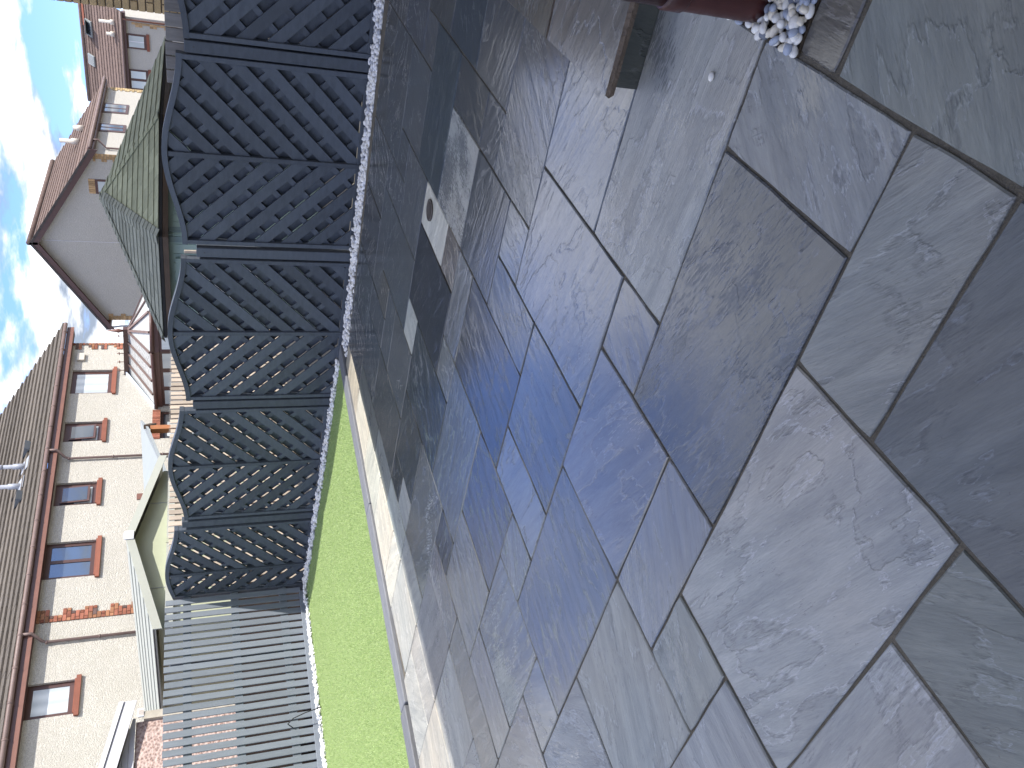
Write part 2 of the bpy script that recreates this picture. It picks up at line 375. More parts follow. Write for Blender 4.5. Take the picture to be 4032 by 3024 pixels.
# ------------------------------------------------------------------ patio
G = .305
def warp(s, t):
    s2 = s - .01*max(-t, 0) + .008*max(s, 0); t2 = t + (.6*(t/18.0)**2*(1 - s/14.0) if t < 0 else 0)
    return s2*G, t2*G
KERB = [(4.24, -5.48), (4.76, -1.54)]                     # patio side of the sleeper edging
def kerb_x(y): return KERB[0][0] + (y-KERB[0][1])*(KERB[1][0]-KERB[0][0])/(KERB[1][1]-KERB[0][1])
PAT_Y0 = -5.63
bed = mesh('patio', [(-1.6,PAT_Y0,-.007),(kerb_x(PAT_Y0),PAT_Y0,-.007),(kerb_x(5),5,-.007),(-1.6,5,-.007),
                     (-1.6,PAT_Y0,-.05),(kerb_x(PAT_Y0),PAT_Y0,-.05),(kerb_x(5),5,-.05),(-1.6,5,-.05)],
           [(0,1,2,3),(4,7,6,5),(0,4,5,1),(1,5,6,2),(2,6,7,3),(3,7,4,0)], 'mortar')
props(bed, kind='structure')
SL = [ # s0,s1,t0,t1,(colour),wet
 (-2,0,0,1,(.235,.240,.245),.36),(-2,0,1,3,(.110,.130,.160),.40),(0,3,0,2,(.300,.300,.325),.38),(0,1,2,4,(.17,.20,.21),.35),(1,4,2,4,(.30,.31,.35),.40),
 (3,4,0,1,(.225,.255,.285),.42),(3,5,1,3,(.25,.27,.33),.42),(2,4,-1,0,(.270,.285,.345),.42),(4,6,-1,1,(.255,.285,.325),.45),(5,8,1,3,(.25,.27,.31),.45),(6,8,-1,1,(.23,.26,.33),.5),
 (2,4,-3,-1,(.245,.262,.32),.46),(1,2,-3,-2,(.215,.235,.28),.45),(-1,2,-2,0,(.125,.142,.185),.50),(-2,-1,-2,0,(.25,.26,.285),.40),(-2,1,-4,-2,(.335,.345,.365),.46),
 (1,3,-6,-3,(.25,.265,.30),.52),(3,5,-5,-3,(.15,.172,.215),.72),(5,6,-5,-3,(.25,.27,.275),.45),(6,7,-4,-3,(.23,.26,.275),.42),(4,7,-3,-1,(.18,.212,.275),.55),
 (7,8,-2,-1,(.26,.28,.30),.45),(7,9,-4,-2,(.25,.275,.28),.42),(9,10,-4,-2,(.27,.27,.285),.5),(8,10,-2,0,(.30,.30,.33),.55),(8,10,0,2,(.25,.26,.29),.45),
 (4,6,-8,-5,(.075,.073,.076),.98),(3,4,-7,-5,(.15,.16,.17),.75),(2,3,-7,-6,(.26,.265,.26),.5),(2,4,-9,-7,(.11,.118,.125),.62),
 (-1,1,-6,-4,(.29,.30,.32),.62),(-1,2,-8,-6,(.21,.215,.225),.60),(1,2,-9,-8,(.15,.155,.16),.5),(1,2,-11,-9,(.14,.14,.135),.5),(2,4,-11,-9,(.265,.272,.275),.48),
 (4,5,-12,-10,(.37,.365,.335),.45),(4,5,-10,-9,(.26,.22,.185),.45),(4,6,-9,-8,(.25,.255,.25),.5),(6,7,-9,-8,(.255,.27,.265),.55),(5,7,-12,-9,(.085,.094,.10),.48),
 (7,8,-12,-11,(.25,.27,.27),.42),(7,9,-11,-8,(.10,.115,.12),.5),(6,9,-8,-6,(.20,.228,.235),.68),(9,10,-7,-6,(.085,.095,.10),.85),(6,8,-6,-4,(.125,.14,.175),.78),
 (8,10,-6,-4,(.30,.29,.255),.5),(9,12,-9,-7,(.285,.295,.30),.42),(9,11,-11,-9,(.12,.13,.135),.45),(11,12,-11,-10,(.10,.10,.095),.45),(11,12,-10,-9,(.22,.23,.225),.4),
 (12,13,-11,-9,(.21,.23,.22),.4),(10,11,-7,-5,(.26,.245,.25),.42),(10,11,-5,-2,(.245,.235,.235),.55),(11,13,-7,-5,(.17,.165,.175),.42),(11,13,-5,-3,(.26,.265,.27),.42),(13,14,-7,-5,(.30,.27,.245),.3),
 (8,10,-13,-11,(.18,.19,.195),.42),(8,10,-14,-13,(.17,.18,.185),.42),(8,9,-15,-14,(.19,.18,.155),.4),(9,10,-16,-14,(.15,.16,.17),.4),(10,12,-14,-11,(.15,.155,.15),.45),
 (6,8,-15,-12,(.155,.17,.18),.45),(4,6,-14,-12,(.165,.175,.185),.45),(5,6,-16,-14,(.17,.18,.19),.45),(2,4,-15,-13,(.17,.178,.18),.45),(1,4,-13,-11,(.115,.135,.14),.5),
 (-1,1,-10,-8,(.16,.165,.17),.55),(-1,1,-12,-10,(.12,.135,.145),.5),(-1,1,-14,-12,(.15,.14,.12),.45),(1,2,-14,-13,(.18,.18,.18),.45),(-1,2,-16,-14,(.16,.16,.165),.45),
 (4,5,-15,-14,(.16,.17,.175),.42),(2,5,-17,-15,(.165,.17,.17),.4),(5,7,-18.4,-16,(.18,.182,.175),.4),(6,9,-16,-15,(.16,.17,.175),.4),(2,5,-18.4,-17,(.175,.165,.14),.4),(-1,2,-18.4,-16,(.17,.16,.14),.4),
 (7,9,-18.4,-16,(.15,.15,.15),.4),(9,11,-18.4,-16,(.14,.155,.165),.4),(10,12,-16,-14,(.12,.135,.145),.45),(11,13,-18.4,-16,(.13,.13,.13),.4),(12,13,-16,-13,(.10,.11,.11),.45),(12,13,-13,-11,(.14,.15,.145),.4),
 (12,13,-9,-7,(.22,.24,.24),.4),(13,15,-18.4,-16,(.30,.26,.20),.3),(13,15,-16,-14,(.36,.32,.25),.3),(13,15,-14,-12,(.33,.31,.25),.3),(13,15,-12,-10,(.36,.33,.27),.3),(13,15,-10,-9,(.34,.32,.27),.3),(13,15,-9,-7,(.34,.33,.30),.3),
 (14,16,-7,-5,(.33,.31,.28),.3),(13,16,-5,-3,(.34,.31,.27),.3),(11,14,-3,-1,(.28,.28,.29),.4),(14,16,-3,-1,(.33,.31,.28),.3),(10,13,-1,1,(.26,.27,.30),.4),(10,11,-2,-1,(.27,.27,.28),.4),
 (-2.9,-2.02,-1.5,-.98,(.215,.180,.145),.62),(-4,-2.012,-.96,1,(.205,.225,.215),.42),(-4,-2.012,1,3,(.15,.17,.18),.4),(-2.9,-2,-4,-2.75,(.23,.23,.235),.5),(-2,0,3,5,(.2,.2,.22),.4),
]
def slab(s0, s1, t0, t1, col, wet, z=.0, th=.03, parent=bed, gap=None, name='paving_slab'):
    near = max(0.0, 1 - math.hypot((s0+s1)/2+3.4, (t0+t1)/2-4.4)/11.0)
    g = gap if gap is not None else .0034 + .0022*near
    C = [Vector((*warp(s, t), 0)) for s, t in ((s0,t0),(s1,t0),(s1,t1),(s0,t1))]
    ce = sum(C, Vector())/4; pts = []
    ph = [random.uniform(0, 6.28) for _ in range(4)]
    for k in range(4):
        a, b = C[k], C[(k+1) % 4]; d = (b-a); L = d.length; d.normalize(); nin = Vector((-d.y, d.x, 0))
        if nin.dot(ce-a) < 0: nin = -nin
        m = 7
        for i in range(m):
            u = i/m
            if i == 0: continue
            j = g + random.uniform(-.0012, .0016)*(1 if near else .5) + .0012*math.sin(ph[k]+u*7)
            pts.append(a + d*(u*L) + nin*j)
        # the corner after this side, a touch rounded
        nb = (C[(k+2) % 4]-b).normalized(); pts.append(b - d*(g+.003) + nb*(g+.003))
    # keep stone inside the kerb line
    P = [(p.x, p.y) for p in pts]
    kx, ky = KERB[1][0]-KERB[0][0], KERB[1][1]-KERB[0][1]
    P = clip(P, ky, -kx, ky*(KERB[0][0]-.006) - kx*KERB[0][1])
    P = clip(P, 0, -1, -PAT_Y0)
    if len(P) < 3 or area(P) < .003: return None
    n = len(P); tilt = (random.uniform(-.0025, .0025), random.uniform(-.0025, .0025)); dz = random.uniform(-.0015, .002)
    def zz(p): return z + dz + tilt[0]*(p[0]-ce.x) + tilt[1]*(p[1]-ce.y)
    inn = []
    for p in P:
        v = Vector((ce.x-p[0], ce.y-p[1])); l = v.length; v = v/l*.005; inn.append((p[0]+v.x, p[1]+v.y))
    V = [V3(p[0], p[1], zz(p)) for p in inn] + [V3(p[0], p[1], zz(p)-.004) for p in P] + [V3(p[0], p[1], z-th) for p in P]
    F = [tuple(range(n))] + [(i, i+n, (i+1) % n+n, (i+1) % n) for i in range(n)] + [(i+n, i+2*n, (i+1) % n+2*n, (i+1) % n+n) for i in range(n)]
    o = mesh_c(name, V, F, 'stone', parent, centre=(ce.x, ce.y, z))
    gy = sum(col)/3
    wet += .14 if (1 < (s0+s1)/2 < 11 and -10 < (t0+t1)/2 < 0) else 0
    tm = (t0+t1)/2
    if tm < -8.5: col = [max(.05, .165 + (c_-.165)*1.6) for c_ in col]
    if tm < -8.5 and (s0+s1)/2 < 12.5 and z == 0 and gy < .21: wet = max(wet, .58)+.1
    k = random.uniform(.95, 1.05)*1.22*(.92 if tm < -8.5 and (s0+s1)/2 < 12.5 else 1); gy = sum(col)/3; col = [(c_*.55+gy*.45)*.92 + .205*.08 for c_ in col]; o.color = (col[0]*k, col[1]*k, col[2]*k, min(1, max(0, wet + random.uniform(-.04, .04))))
    return o
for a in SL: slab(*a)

# ------------------------------------------------------------------ raised door step
st = thing('door_step', 'raised stone doorstep with rough brown slab edge beside the downpipe', 'step', (-.55, -2.6, 0))
def step_slab(x0, x1, y0, y1, col, wet, z=.15, th=.032, name='tread_slab'):
    pts = []; n = 9
    cs = [(x0,y0),(x1,y0),(x1,y1),(x0,y1)]
    for k in range(4):
        a, b = Vector(cs[k]), Vector(cs[(k+1) % 4])
        for i in range(n): pts.append(a + (b-a)*(i/n))
    cx, cy = (x0+x1)/2, (y0+y1)/2
    def jit(p, m): return Vector((p.x + random.uniform(-m, m), p.y + random.uniform(-m, m)))
    top = [p + (Vector((cx, cy))-p).normalized()*.006 for p in pts]; mid = [jit(p, .0035) for p in pts]; low = [jit(p + (Vector((cx,cy))-p).normalized()*.008, .004) for p in pts]
    k = len(pts); V = [V3(p.x, p.y, z) for p in top] + [V3(p.x, p.y, z-th*.4) for p in mid] + [V3(p.x, p.y, z-th) for p in low]
    F = [tuple(range(k)), tuple(range(3*k-1, 2*k-1, -1))]
    for r in (0, 1): F += [(i+r*k, i+(r+1)*k, (i+1) % k+(r+1)*k, (i+1) % k+r*k) for i in range(k)]
    o = mesh_c(name, V, F, 'stone', st, centre=(cx, cy, z)); o.color = (*col, wet); o.data.materials.append(M['stonedge'])
    for p_ in o.data.polygons:
        if abs(p_.normal.z) < .8: p_.material_index = 1
    return o
step_slab(-.90, -.25, -1.735, -1.125, (.26,.26,.275), .86)
step_slab(-.90, -.25, -2.650, -1.742, (.19,.185,.175), .62)
step_slab(-.90, -.25, -3.560, -2.657, (.20,.20,.21), .6)
o = mesh_c('riser', [(-.9,-1.208,-.01),(-.262,-1.208,-.01),(-.262,-1.208,.117),(-.9,-1.208,.117),(-.9,-3.5,-.01),(-.262,-3.5,-.01),(-.262,-3.5,.117),(-.9,-3.5,.117)],
           [(0,1,2,3),(4,7,6,5),(1,5,6,2),(0,3,7,4),(3,2,6,7)], 'stone', st); o.color = (.085,.09,.085,.35)

# ------------------------------------------------------------------ gravel gap under the downpipe
gb = mesh('gravel_bed', [(-.90,-.84,-.0065),(-.61,-.84,-.0065),(-.61,-.455,-.0065),(-.90,-.455,-.0065),(-.90,-.84,.004),(-.612,-.84,.001),(-.612,-.457,.001),(-.90,-.457,.004)],
          [(0,3,2,1),(4,5,6,7),(0,1,5,4),(1,2,6,5),(2,3,7,6),(3,0,4,7)], 'soil'); props(gb, kind='structure')
def pebble_mesh(seed, mat):
    r = random.Random(seed); bm = bmesh.new(); bmesh.ops.create_icosphere(bm, subdivisions=2, radius=1)
    ax = (r.uniform(.8, 1.25), r.uniform(.62, .9), r.uniform(.5, .75)); ks = [(Vector((r.uniform(-1,1), r.uniform(-1,1), r.uniform(-1,1))).normalized(), r.uniform(.72, .95)) for _ in range(5)]
    for v in bm.verts:
        d = v.co.normalized(); s = 1.0
        for k, l in ks:
            q = d.dot(k)
            if q > l: s = min(s, l/q*.5+.5*1.0) if False else min(s, l/q)
        v.co = Vector((d.x*ax[0]*s, d.y*ax[1]*s, d.z*ax[2]*s))
    me = bpy.data.meshes.new('pebble'); bm.to_mesh(me); bm.free(); me.materials.append(M[mat]); _smooth(me, True); return me
PEB = {k: [pebble_mesh(i*7+j, k) for j in range(5)] for i, k in enumerate(('p_white', 'p_cream', 'p_blue', 'p_dark'))}
placed = []
def put_pebble(x, y, z, r, kind=None, parent=None, name='pebble'):
    kind = kind or random.choices(('p_white','p_cream','p_blue','p_dark'), (6.5, 2.6, 1.8, .8))[0]
    Wm = Matrix.Translation((x, y, z)) @ Matrix.Rotation(random.uniform(0, 6.28), 4, 'Z') @ Matrix.Rotation(random.uniform(-.4, .4), 4, 'X') @ Matrix.Scale(r, 4)
    return link(name, random.choice(PEB[kind]), parent, Wm)
tries = 0
while len(placed) < 230 and tries < 9000:
    tries += 1; x, y, r = random.uniform(-.885, -.617), random.uniform(-.835, -.460), random.uniform(.011, .018)
    if all((x-a)**2+(y-b)**2 > ((r+q)*.80)**2 for a, b, q in placed) and math.hypot(x+.685, y+.68) > .05:
        placed.append((x, y, r)); put_pebble(x, y, .006 + r*.35, r, parent=gb)
for _ in range(170):
    a, b, q = random.choice(placed); x, y = min(-.626, max(-.88, a+random.uniform(-.03,.03))), min(-.467, max(-.82, b+random.uniform(-.03,.03)))
    if math.hypot(x+.685, y+.68) > .07: put_pebble(x, y, random.uniform(.012, .026), random.uniform(.012, .019), parent=gb)
lp = put_pebble(.305*-1.72, .305*-2.35, .009, .0125, 'p_white', name='loose_pebble')
lp.location = (-.452, -.782, .0085)
props(lp, 'single white pebble lying alone on a grey slab near the downpipe', 'pebble')

# downpipe
dp = thing('downpipe', 'rusty red-brown downpipe ending over white pebbles', 'pipe', (-.685, -.68, 0))
tube('pipe_shaft', [(-.685,-.68,.27),(-.685,-.68,5.1)], .050, 'pipe', dp, 28)
tube('pipe_foot', [(-.685,-.68,.012),(-.685,-.68,.05),(-.685,-.68,.25),(-.685,-.68,.285)], [.0535,.0535,.0535,.0535], 'pipe', dp, 28)
tube('collar', [(-.685,-.68,.238),(-.685,-.68,.243),(-.685,-.68,.292),(-.685,-.68,.300)], [.0545,.058,.058,.0535], 'pipe', dp, 28)
for z in (1.2, 2.9, 4.5): box('bracket', 'pipe', (-.785, -.68, z), (.2, .05, .03), dp)

# own house: the shade on the patio is its shadow
hh = thing('house', 'rendered house beside the patio that the downpipe belongs to, outside the picture', 'house', (-4.5, 0, 0))
def solid(name, x0, x1, y0, y1, z0, z1, mat, parent):
    return mesh(name, [(x0,y0,z0),(x1,y0,z0),(x1,y1,z0),(x0,y1,z0),(x0,y0,z1),(x1,y0,z1),(x1,y1,z1),(x0,y1,z1)],
                [(0,3,2,1),(4,5,6,7),(0,1,5,4),(1,2,6,5),(2,3,7,6),(3,0,4,7)], mat, parent)
solid('wall', -8.5, -.905, -7.2, -.43, -.05, 4.98, 'greywall', hh)
solid('rear_wall', -8.5, -1.32, -.428, 8.5, -.05, 4.98, 'greywall', hh)
o = mesh('roof', [(-.76,-7.5,5.02),(-.76,8.8,5.02),(-4.7,8.8,7.6),(-4.7,-7.5,7.6),(-8.7,-7.5,5.02),(-8.7,8.8,5.02),(-.76,-7.5,4.985),(-.76,8.8,4.985),(-8.7,-7.5,4.985),(-8.7,8.8,4.985)],
         [(0,1,2,3),(3,2,5,4),(0,3,4,8,6),(1,7,9,5,2),(6,8,9,7),(0,6,7,1),(4,5,9,8)], 'tile_brown', hh)
d = solid('patio_door', -.9, -.885, -3.3, -1.5, .16, 2.2, 'white', hh)
solid('pane', -.884, -.878, -3.2, -2.44, .26, 2.1, 'glass', d); solid('pane', -.884, -.878, -2.36, -1.6, .26, 2.1, 'glass', d)

# drain cover let into the pale slab
dx, dy = warp(4.42, -11.42)
dc = thing('drain_cover', 'round rusty drain cover let into a pale paving slab', 'drain cover', (dx, dy, .002))
def ring(name, r0, r1, z0, z1, mat, parent, seg=32):
    V = []; F = []
    for k in range(seg):
        a = 6.2832*k/seg; c_, s_ = math.cos(a), math.sin(a)
        V += [(dx+r0*c_, dy+r0*s_, z0), (dx+r0*c_, dy+r0*s_, z1), (dx+r1*c_, dy+r1*s_, z1), (dx+r1*c_, dy+r1*s_, z0)]
    for k in range(seg):
        a, b = k*4, ((k+1) % seg)*4; F += [(a+i, a+(i+1) % 4, b+(i+1) % 4, b+i) for i in range(4)]
    return mesh(name, V, F, mat, parent, True)
ring('rim', .058, .072, .0, .008, 'iron', dc)
o = mesh('lid', [(dx,dy,.005)] + [(dx+.057*math.cos(6.2832*k/32), dy+.057*math.sin(6.2832*k/32), .005) for k in range(32)], [(0,k+1,(k+1) % 32+1) for k in range(32)], 'iron', dc)
for k in range(5):
    yy = -.036+.018*k; L_ = 2*math.sqrt(.055**2-yy**2)-.012; box('rib', 'iron', (dx, dy+yy, .007), (L_, .007, .005), dc, bev=.001)

# ------------------------------------------------------------------ sleeper edging, lawn
def lawn_z(x, y): return .015 + max(0.0, (x - kerb_x(y) - .2)*.044)
kd = Vector((KERB[1][0]-KERB[0][0], KERB[1][1]-KERB[0][1], 0)).normalized(); kn = Vector((kd.y, -kd.x, 0))
if kn.x < 0: kn = -kn
def sleeper(y0, y1, off, label):
    L_ = (y1-y0)/kd.y; ym = (y0+y1)/2; c = Vector((kerb_x(ym)+.006, ym, 0)) + kn*(.104+off)
    o = box('sleeper', 'sleeper', (c.x, c.y, -.03), (.204, L_-.006, .105), None, math.atan2(kd.y, kd.x)-math.pi/2, .006)
    props(o, label, 'sleeper', 'grey sleepers edging the lawn')
sleeper(-5.93, -3.83, 0, 'grey sleeper edging the lawn, its end in shade at the chevron fence')
sleeper(-3.83, -1.97, 0, 'long grey sleeper lying between green lawn and sunlit slabs')
sleeper(-1.97, 0.2, .035, 'grey sleeper set back from the slabs at the picture edge')
SD = Vector((math.cos(R_(-96.4)), math.sin(R_(-96.4)), 0)); SP0 = Vector((8.23, -5.67, 0)); SN = Vector((SD.y, -SD.x, 0))   # slat fence line; SN faces the patio
if SN.x > 0: SN = -SN
def slat_x(y): return SP0.x + (y-SP0.y)*SD.x/SD.y
LY0, LY1 = -5.94, 3.0
nx, ny = 24, 30; V = []; F = []
for j in range(ny+1):
    y = LY0+(LY1-LY0)*j/ny
    for i in range(nx+1):
        x0, x1 = kerb_x(y)+.208, slat_x(y)-.02; x = x0+(x1-x0)*i/nx; V.append((x, y, lawn_z(x, y)-.006))
for j in range(ny):
    for i in range(nx): a = j*(nx+1)+i; F.append((a, a+1, a+nx+2, a+nx+1))
lawn = mesh('lawn', V, F, 'turfback'); props(lawn, kind='structure')
def blades(n, y0, y1, hmin, hmax):
    y = rng.uniform(y0, y1, n); fx = rng.uniform(0, 1, n)
    x0 = np.array([kerb_x(v)+.190 for v in y]); x1 = np.array([slat_x(v)-.10 for v in y]); x = x0+(x1-x0)*fx
    keep = y > -5.90; x, y = x[keep], y[keep]; n = len(x)
    z = np.array([lawn_z(a, b) for a, b in zip(x, y)])-.006
    a = rng.uniform(0, 6.283, n); wd = rng.uniform(.0012, .0026, n); h = rng.uniform(hmin, hmax, n)
    la = rng.normal(-.6, 1.2, n); le = rng.uniform(.1, .6, n)*h
    co = np.zeros((n, 3, 3)); co[:,0] = np.c_[x-np.cos(a)*wd, y-np.sin(a)*wd, z]; co[:,1] = np.c_[x+np.cos(a)*wd, y+np.sin(a)*wd, z]
    co[:,2] = np.c_[x+np.cos(la)*le, y+np.sin(la)*le, z+h]
    me = bpy.data.meshes.new('grass'); me.vertices.add(n*3); me.vertices.foreach_set('co', co.ravel())
    me.loops.add(n*3); me.loops.foreach_set('vertex_index', np.arange(n*3)); me.polygons.add(n); me.polygons.foreach_set('loop_start', np.arange(n)*3)
    me.update(calc_edges=True); me.validate(); me.materials.append(M['grass']); return me
gr = link('grass', blades(460000, -5.90, -.9, .007, .013)); props(gr, 'short bright green artificial grass covering the sloping lawn', 'grass', kind='stuff')

def chip_field(name, fn, n, label, zf):
    """loose white chips: one mesh of many stones"""
    bm = bmesh.new(); bmesh.ops.create_icosphere(bm, subdivisions=1, radius=1); bv = np.array([v.co[:] for v in bm.verts]); bf = np.array([[v.index for v in f.verts] for f in bm.faces]); bm.free()
    CO = []; 
    for i in range(n):
        x, y = fn(); r = random.uniform(.013, .028)
        s = np.array([random.uniform(.8, 1.3), random.uniform(.6, 1.0), random.uniform(.5, .8)])*r
        v = bv*(1+rng.uniform(-.18, .18, (len(bv), 1)))*s
        e = Matrix.Rotation(random.uniform(0, 6.28), 3, 'Z') @ Matrix.Rotation(random.uniform(-.7, .7), 3, 'X'); v = v @ np.array(e).T
        CO.append(v + np.array([x, y, zf(x, y) + random.uniform(.2, 1.5)*r]))
    co = np.concatenate(CO); fs = np.concatenate([bf+i*len(bv) for i in range(n)]); nf = len(fs)
    me = bpy.data.meshes.new(name); me.vertices.add(len(co)); me.vertices.foreach_set('co', co.ravel())
    me.loops.add(nf*3); me.loops.foreach_set('vertex_index', fs.ravel()); me.polygons.add(nf); me.polygons.foreach_set('loop_start', np.arange(nf)*3)
    me.update(calc_edges=True); me.materials.append(M['peb']); o = link(name, me); return props(o, label, 'gravel', kind='stuff')
def f1():
    x = random.uniform(-.9, 4.16); return x, random.uniform(-5.925, -5.645)
chip_field('fence_gravel', f1, 2700, 'loose white stone chips between the slabs and the chevron fence', lambda x, y: -.03)
def f2():
    x = random.uniform(4.40, 8.15); return x, random.uniform(-5.945, -5.865 + .07*min(1, (x-4.4)/1.5))
chip_field('lawn_gravel', f2, 1500, 'narrow band of white chips where the lawn meets the chevron fence', lambda x, y: lawn_z(x, y)-.008)
def f3():
    y = random.uniform(-5.8, -.6); return slat_x(y)-random.uniform(.035, .15), y
chip_field('slat_gravel', f3, 1900, 'thin band of sunlit white chips at the foot of the slat fence', lambda x, y: lawn_z(x, y)-.006)
sheet('gravel_soil', -1.6, kerb_x(-5.8)+.02, -5.99, PAT_Y0+.001, -.035, 'soil')
solid_edge = None

# ------------------------------------------------------------------ chevron fence
FY = -5.958
def panel(x0, x1, xc, half, z0, zt, zp, label, lean=0.0):
    t = thing('chevron_fence', label, 'fence', ((x0+x1)/2, FY, z0), 'charcoal chevron fence panels')
    def top(x): return zt + (zp-zt)*(.5+.5*math.cos(math.pi*max(-1, min(1, (x-xc)/half))))
    fw = .042
    def extr(name, poly, ya, yb, mat='fence'):
        k = len(poly); V = [(p[0], ya, p[1]) for p in poly] + [(p[0], yb, p[1]) for p in poly]
        F = [tuple(range(k)), tuple(range(2*k-1, k-1, -1))] + [(i, (i+1) % k, (i+1) % k+k, i+k) for i in range(k)]
        return mesh_c(name, V, F, mat, t)
    # frame
    box('side_rail', 'fence', (x0+fw/2, FY-.022, (z0+top(x0))/2), (fw, .074, top(x0)-z0-.002), t)
    box('side_rail', 'fence', (x1-fw/2, FY-.022, (z0+top(x1))/2), (fw, .074, top(x1)-z0-.002), t)
    N_ = 28; xs = [x0-.004+(x1-x0+.008)*i/N_ for i in range(N_+1)]
    extr('top_rail', [(x, top(x)+.004) for x in xs] + [(x, top(x)-.042) for x in reversed(xs)], FY+.018, FY-.062)
    box('middle_rail', 'fence', (xc, FY-.008, (z0+zp-.05)/2), (.045, .05, zp-.05-z0), t)
    box('bottom_rail', 'fence', ((x0+x1)/2, FY-.012, z0+.03), (x1-x0-2*fw-.002, .045, .05), t)
    PER, WF, WB = .175, .096, .100
    for sgn, a, b in ((-1, x0+fw, xc-.0225), (1, xc+.0225, x1-fw)):
        n = 12; xs = [a+(b-a)*i/n for i in range(n+1)]
        reg = [(x, top(x)-.043) for x in xs] + [(x, z0+.056) for x in reversed(xs)]
        a2, b2 = (a, xc-.002) if sgn < 0 else (xc+.002, b); xs2 = [a2+(b2-a2)*i/n for i in range(n+1)]
        reg2 = [(x, top(x)-.043) for x in xs2] + [(x, z0+.056) for x in reversed(xs2)]
        # boards fall towards the middle rail
        nx_, nz_ = -sgn*math.sin(math.pi/4), math.cos(math.pi/4)
        org = (xc, zt-.05)
        for k in range(-14, 14):
            cpos = (org[0]*nx_+org[1]*nz_) + k*PER
            j = random.uniform(-.003, .003)
            for nm, wd, off, ya, yb in (('slat', WF, 0, FY, FY-.016), ('back_slat', WB, PER/2+random.uniform(-.005,.007), FY-.0500, FY-.062)):
                p = clip(reg if nm == 'slat' else reg2, nx_, nz_, cpos+off+j+wd/2); p = clip(p, -nx_, -nz_, -(cpos+off+j-wd/2)) if len(p) > 2 else p
                if len(p) > 2 and area(p) > .0006:
                    dj = random.uniform(-.0015, .0015); extr(nm, p, ya+dj, yb+dj)
        mx_, mz_ = sgn*math.cos(math.pi/4), math.sin(math.pi/4)
        for k in range(-12, 16):
            cpos = (org[0]*mx_+org[1]*mz_) + (k+.35)*.187
            p = clip(reg, mx_, mz_, cpos+.025); p = clip(p, -mx_, -mz_, -(cpos-.025)) if len(p) > 2 else p
            if len(p) > 2 and area(p) > .0006: extr('batten', p, FY-.0178, FY-.0480)
    return t
panel(-.575, 1.168, .296, .87, -.03, 1.50, 1.645, 'chevron fence panel cut off by the picture edge beside the buff brick wall')
panel(1.30, 3.040, 2.162, .868, -.03, 1.562, 1.704, 'largest whole chevron fence panel, below the green hipped roof')
panel(3.198, 4.925, 4.063, .862, -.02, 1.582, 1.730, 'chevron fence panel with the low end of the grass against its foot')
panel(5.070, 6.765, 5.912, .860, .07, 1.652, 1.798, 'chevron fence panel in front of the grey sloping canopy roof')
panel(6.940, 8.222, 7.776, .842, .13, 1.770, 1.905, 'narrow cut chevron fence panel meeting the slat fence in the corner')
for x, z1, lb in ((1.236, 1.50, 'charcoal fence post between the edge panel and the largest panel'), (3.128, 1.445, 'charcoal fence post where pale new wood shows at its top'),
                  (5.000, 1.52, 'charcoal fence post in front of bare timber slats, left of the conservatory'), (6.852, 1.685, 'charcoal fence post beside the narrow corner panel'),
                  (8.275, 1.80, 'charcoal corner post joining chevron panel and slat fence')):
    p = thing('fence_post', lb, 'post', (x, FY-.03, 0), 'charcoal posts of the chevron fence')
    box('post_shaft', 'fence', (x, FY-.035, (z1-.1)/2), (.098, .095, z1+.1), p, bev=.004)
    if x < 8: box('screw', 'iron', (x, FY+.0135, z1-.07), (.008, .004, .008), p, bev=.001)
    if 3 < x < 3.3: box('fresh_timber_strip', 'timber', (x+.035, FY-.06, z1+.055), (.03, .02, .11), p)

# ------------------------------------------------------------------ slat fence and the neighbour's run of bare slats
srot = math.atan2(SD.y, SD.x)
def slat_run(name, label, u0, u1, zb, zt, mat, per=.1015, wd=.073):
    base = SP0 + SD*((u0+u1)/2)
    t = thing(name, label, 'fence', (base.x, base.y, zb))
    k = 0; u = u0
    while u < u1:
        c = SP0 + SD*u; hz = zt + random.uniform(-.006, .006); h = hz-zb
        box('slat', mat, (c.x, c.y, zb+h/2), (wd+random.uniform(-.001,.001), .019, h), t, srot + random.uniform(-.006, .006), .002)
        u += per + random.uniform(-.002, .002)
    c = base - SN*.038
    for z in (1.665, 1.085, .475):
        box('rail', mat, (c.x, c.y, z), (u1-u0+.08, .045, .095), t, srot, .003)
    u = u0 + .4
    while u < u1:
        c = SP0 + SD*u - SN*.115; box('post', mat, (c.x, c.y, (zt-.06)/2), (.09, .09, zt-.06), t, srot, .004); u += 1.83
    return t
sf = slat_run('slat_fence', 'grey painted slat fence of upright boards in sunshine', -6.5, .30, .245, 1.925, 'slatpaint_sunlit')
c = SP0 + SD*(-3.1) + SN*.012
box('base_board', 'slatpaint_sunlit', (c.x, c.y, .165), (6.55, .026, .20), sf, srot, .004)
slat_run('slat_fence', 'bare timber slat fence seen over the tops of the chevron panels', .43, 10.6, .1, 1.895, 'timber')
for k in range(130):  # plastic spikes along its top
    pass
sp = thing('spike_strip', 'row of small pale plastic spikes along the bare timber fence top', 'spike strip', (*(SP0+SD*3)[:2], 1.9))
V = []; F = []
for k in range(460):
    c = SP0 + SD*(.43+k*.0225); b0 = len(V); z = 1.897; s = .0035
    V += [c+SD*s+V3(0,0,z), c-SD*s+SN*s+V3(0,0,z), c-SD*s-SN*s+V3(0,0,z), c+SN*.006*(1 if k % 2 else -1)+V3(0,0,z+.028)]; F += [(b0,b0+1,b0+3),(b0+1,b0+2,b0+3),(b0+2,b0,b0+3),(b0,b0+2,b0+1)]
mesh('spikes', V, F, 'chalk', sp)
